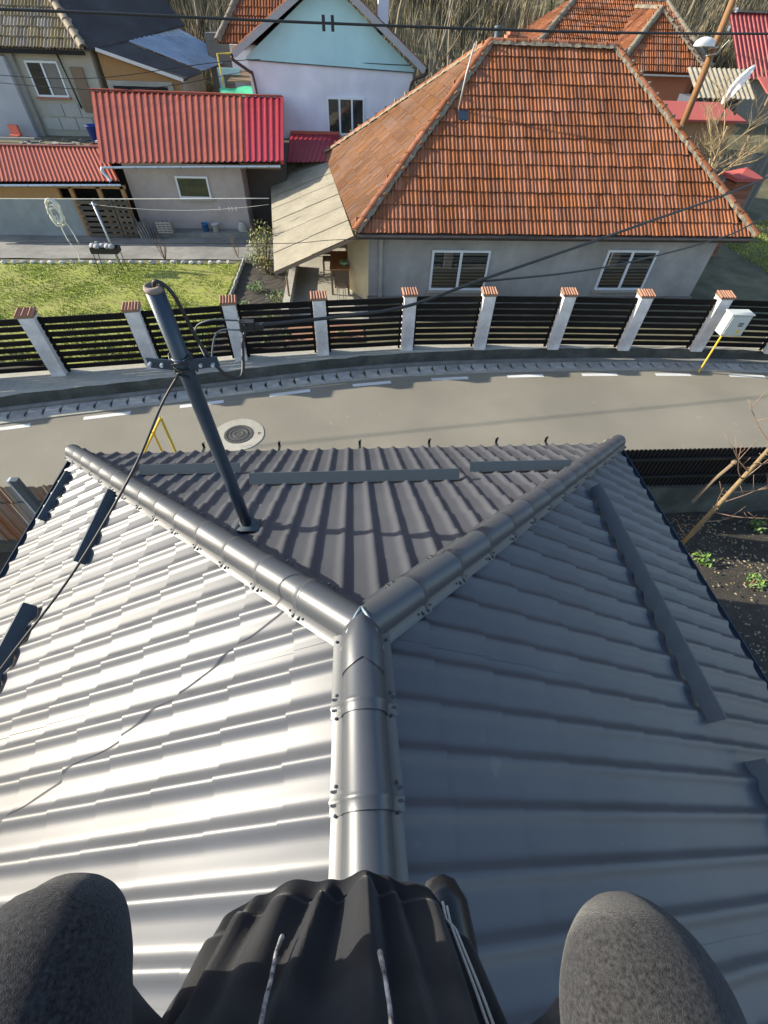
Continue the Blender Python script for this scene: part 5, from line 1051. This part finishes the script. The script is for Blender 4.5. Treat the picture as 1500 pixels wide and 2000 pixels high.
# trousers: one remeshed leg each, plus the seat
HR, HL = V(.27,-1.36,5.40), V(-.31,-1.36,5.40)
legs = {'R': ([V(.268,-.906,5.61),V(.263,-.924,5.626),V(.259,-.948,5.638),V(.26,-.985,5.63),V(.268,-1.06,5.585),HR], [.040,.062,.078,.084,.088,.11], [V(.272,-.965,5.59),V(.275,-1.0,5.5),V(.255,-1.05,5.38),V(.215,-1.09,5.25)]),
        'L': ([V(-.335,-.852,5.62),V(-.325,-.872,5.63),V(-.318,-.898,5.645),V(-.318,-.935,5.64),V(-.32,-1.02,5.59),HL], [.040,.064,.078,.084,.088,.11], [V(-.33,-.925,5.59),V(-.335,-.965,5.5),V(-.31,-1.02,5.38),V(-.27,-1.07,5.25)])}
for kk, (thp, thr, shp) in legs.items():
    g = MB(); P = catmull(thp, 6); rr = list(np.interp(np.linspace(0, 5, len(P)), range(6), thr)); g.tube([thp[0]+(thp[0]-thp[1]).normalized()*.022]+P, [.012]+rr, 24)
    P = catmull(shp, 6); rr = list(np.interp(np.linspace(0, 3, len(P)), range(4), [.058,.06,.056,.052])); g.tube(P, rr, 24)
    o = g.build('trouser_leg', m_felted, pe, True); md_ = o.modifiers.new('remesh', 'REMESH'); md_.mode = 'VOXEL'; md_.voxel_size = .007; md_.use_smooth_shade = True
    sm_ = o.modifiers.new('smooth', 'SMOOTH'); sm_.factor = .5; sm_.iterations = 8
skin('trouser_seat', [((0,-1.40,5.33),(.17,.15)),((0,-1.40,5.5),(.17,.14)),((.15,-1.38,5.38),.10),((-.15,-1.38,5.38),.10)], [(0,1),(0,2),(0,3)], m_felted, pe, 2, 0)
# shoes
for s, x0, y0 in ((1,.128,-.855),(-1,-.215,-.92)):
    g = MB(); rows = []
    for t_, w_, h in ((0,.032,.05),(.15,.036,.06),(.4,.036,.075),(.62,.043,.055),(.85,.042,.045),(.97,.026,.035),(1,.008,.02)):
        c = V(x0+s*.02*(1-t_), y0-.24+.25*t_, 5.202); rows.append([c+V(-w_,0,0)]+[c+V(-w_*math.cos(a), 0, .008+h*math.sin(a)) for a in np.linspace(0,math.pi,9)]+[c+V(w_,0,0)])
    g.grid(rows); g.poly(*[r_[0] for r_ in rows]+[r_[-1] for r_ in rows[::-1]]); g.poly(*rows[0]); sh_ = g.build('shoe', m_shoe, pe, True)
# hoodie body: draped front with folds
FOLDS = [(-.88,.10,1.1,.10),(-.66,.07,.8,.14),(-.47,.05,1.2,.02),(-.26,.09,1.0,-.18),(-.10,.045,1.0,-.22),(.06,.07,1.3,.03),(.20,.05,.7,.10),(.40,.11,.8,.05),(.60,.05,1.1,.06),(.80,.07,.9,.0),(.93,.05,1.0,-.05)]
def hood_pt(u, t_, off=0):
    """u -1..1 around the front, t_ 0 hem .. 1 chest"""
    ph = u*2.0
    zc = 5.315+.20*sm(t_/.42)*1.0+.50*max(0,t_-.3)/.7
    yf = -.835-.165*min(1,t_/.45)-.15*max(0,t_-.45)/.55
    a = .195+.03*math.sin(min(1,t_*1.6)*math.pi)*.6; b = .30
    s_ = abs(u); x = -.03+a*math.sin(min(1,s_)*math.pi/2)*(1.02 if u > 0 else -1.22); y = yf-(.28 if u > 0 else .13)*s_**3-.01*s_
    A = .021*(1-.55*t_)*min(1,(t_+.02)*9)
    fo = 0
    for uc, wd_, am, sl in FOLDS:
        c_ = uc+sl*t_*1.1; dlt = (u-c_)/(wd_*(1+.6*t_)); fo += am*math.exp(-dlt*dlt)*(1 if dlt < 0 else math.exp(-.8*dlt*dlt))
    fo = (fo-.45)*A*1.5+.004*math.sin(u*17+t_*6)*(1-t_)
    n = V(math.sin(ph)*.9, math.cos(ph)*.75, .45).normalized()
    band = .010 if t_ < .075 else 0
    sagz = -.03*abs(u)**2*(1-t_)
    return V(x,y,zc+sagz)+n*(fo-band*.6+off)
g = MB(); us = np.linspace(-1,1,150); ts = [0,.012,.03,.05,.068,.076,.085,.1]+list(np.linspace(.12,1,44))
g.grid([[hood_pt(u,t_) for u in us] for t_ in ts]); g.grid([[hood_pt(u,0)+V(0,-.02,-.01) for u in us],[hood_pt(u,0) for u in us]])
hd = g.build('hoodie', m_cloth, pe, True)
for u0, d_ in ((.50,.004),(.525,.006)):
    g = MB(); tt = np.linspace(.02,.95,40); g.tube([hood_pt(u0+.05*math.sin(t_*5)*.4,t_,.006+d_) for t_ in tt], .0022, 6); g.build('zip_edge', M('white_zip_tape', (.6,.6,.56), .6, 0, (.3,.3,.28), 200), hd, True)
for u0, a, b in ((-.21,.20,.75),(.10,.30,.8)):
    g = MB(); g.tube([hood_pt(u0+.02*math.sin(t_*20),t_,.014) for t_ in np.linspace(a,b,16)], [.0036]+[.0026]*14+[.002], 6); g.build('drawstring', M('pale_drawstring', (.5,.5,.52), .8, 0, (.05,.05,.055), 60, wid=.12), hd, True)
# hoodie back, sleeves and hood
hb = [((0,-1.40,5.40),(.17,.13)),((0,-1.40,5.6),(.17,.13)),((0,-1.39,5.82),(.18,.13)),((0,-1.39,5.97),(.15,.11)),((.2,-1.38,5.94),.075),((.31,-1.34,5.68),.062),((.15,-1.14,6.08),.045),((-.2,-1.38,5.94),.075),((-.31,-1.34,5.68),.062),((-.15,-1.14,6.08),.045),((0,-1.43,6.05),(.11,.06))]
skin('hoodie_sleeves', hb, [(0,1),(1,2),(2,3),(3,4),(4,5),(5,6),(3,7),(7,8),(8,9),(3,10)], m_cloth, pe, 2, 0)
g = MB(); hc = V(0,-1.345,6.235); rows = []
for b_ in np.linspace(-.15,math.pi/2,8): rows.append([hc+V(.095*math.cos(a)*math.cos(b_), .108*math.sin(a)*math.cos(b_)+.004, .125*math.sin(b_)) for a in np.linspace(math.pi*.95,math.pi*2.05,14)])
g.grid(rows); g.build('hair', m_hair, pe, True)
for s in (-1,1):
    g = MB(); g.lathe((s*.082,-1.335,6.235), [(.004,0),(.022,.004),(.026,.010),(.018,.016)], 12, V(s,.25,0).normalized()); g.build('ear', m_skin, pe, True)
for s in (-1,1):
    g = MB(); g.lathe((s*.032,-1.252,6.27), [(.002,0),(.011,.004),(.011,.008),(.003,.012)], 10, V(0,1,0)); g.build('eye', m_dark, pe, True)
g = MB(); g.tube([(0,-1.25,6.265),(0,-1.232,6.235),(0,-1.245,6.225)], [.008,.013,.008], 7); g.build('nose', m_skin, pe, True)
g = MB(); g.tube([(-.025,-1.258,6.198),(0,-1.25,6.196),(.025,-1.258,6.198)], [.003,.007,.003], 6); g.build('mouth', M('lip', (.4,.16,.13), .5), pe, True)
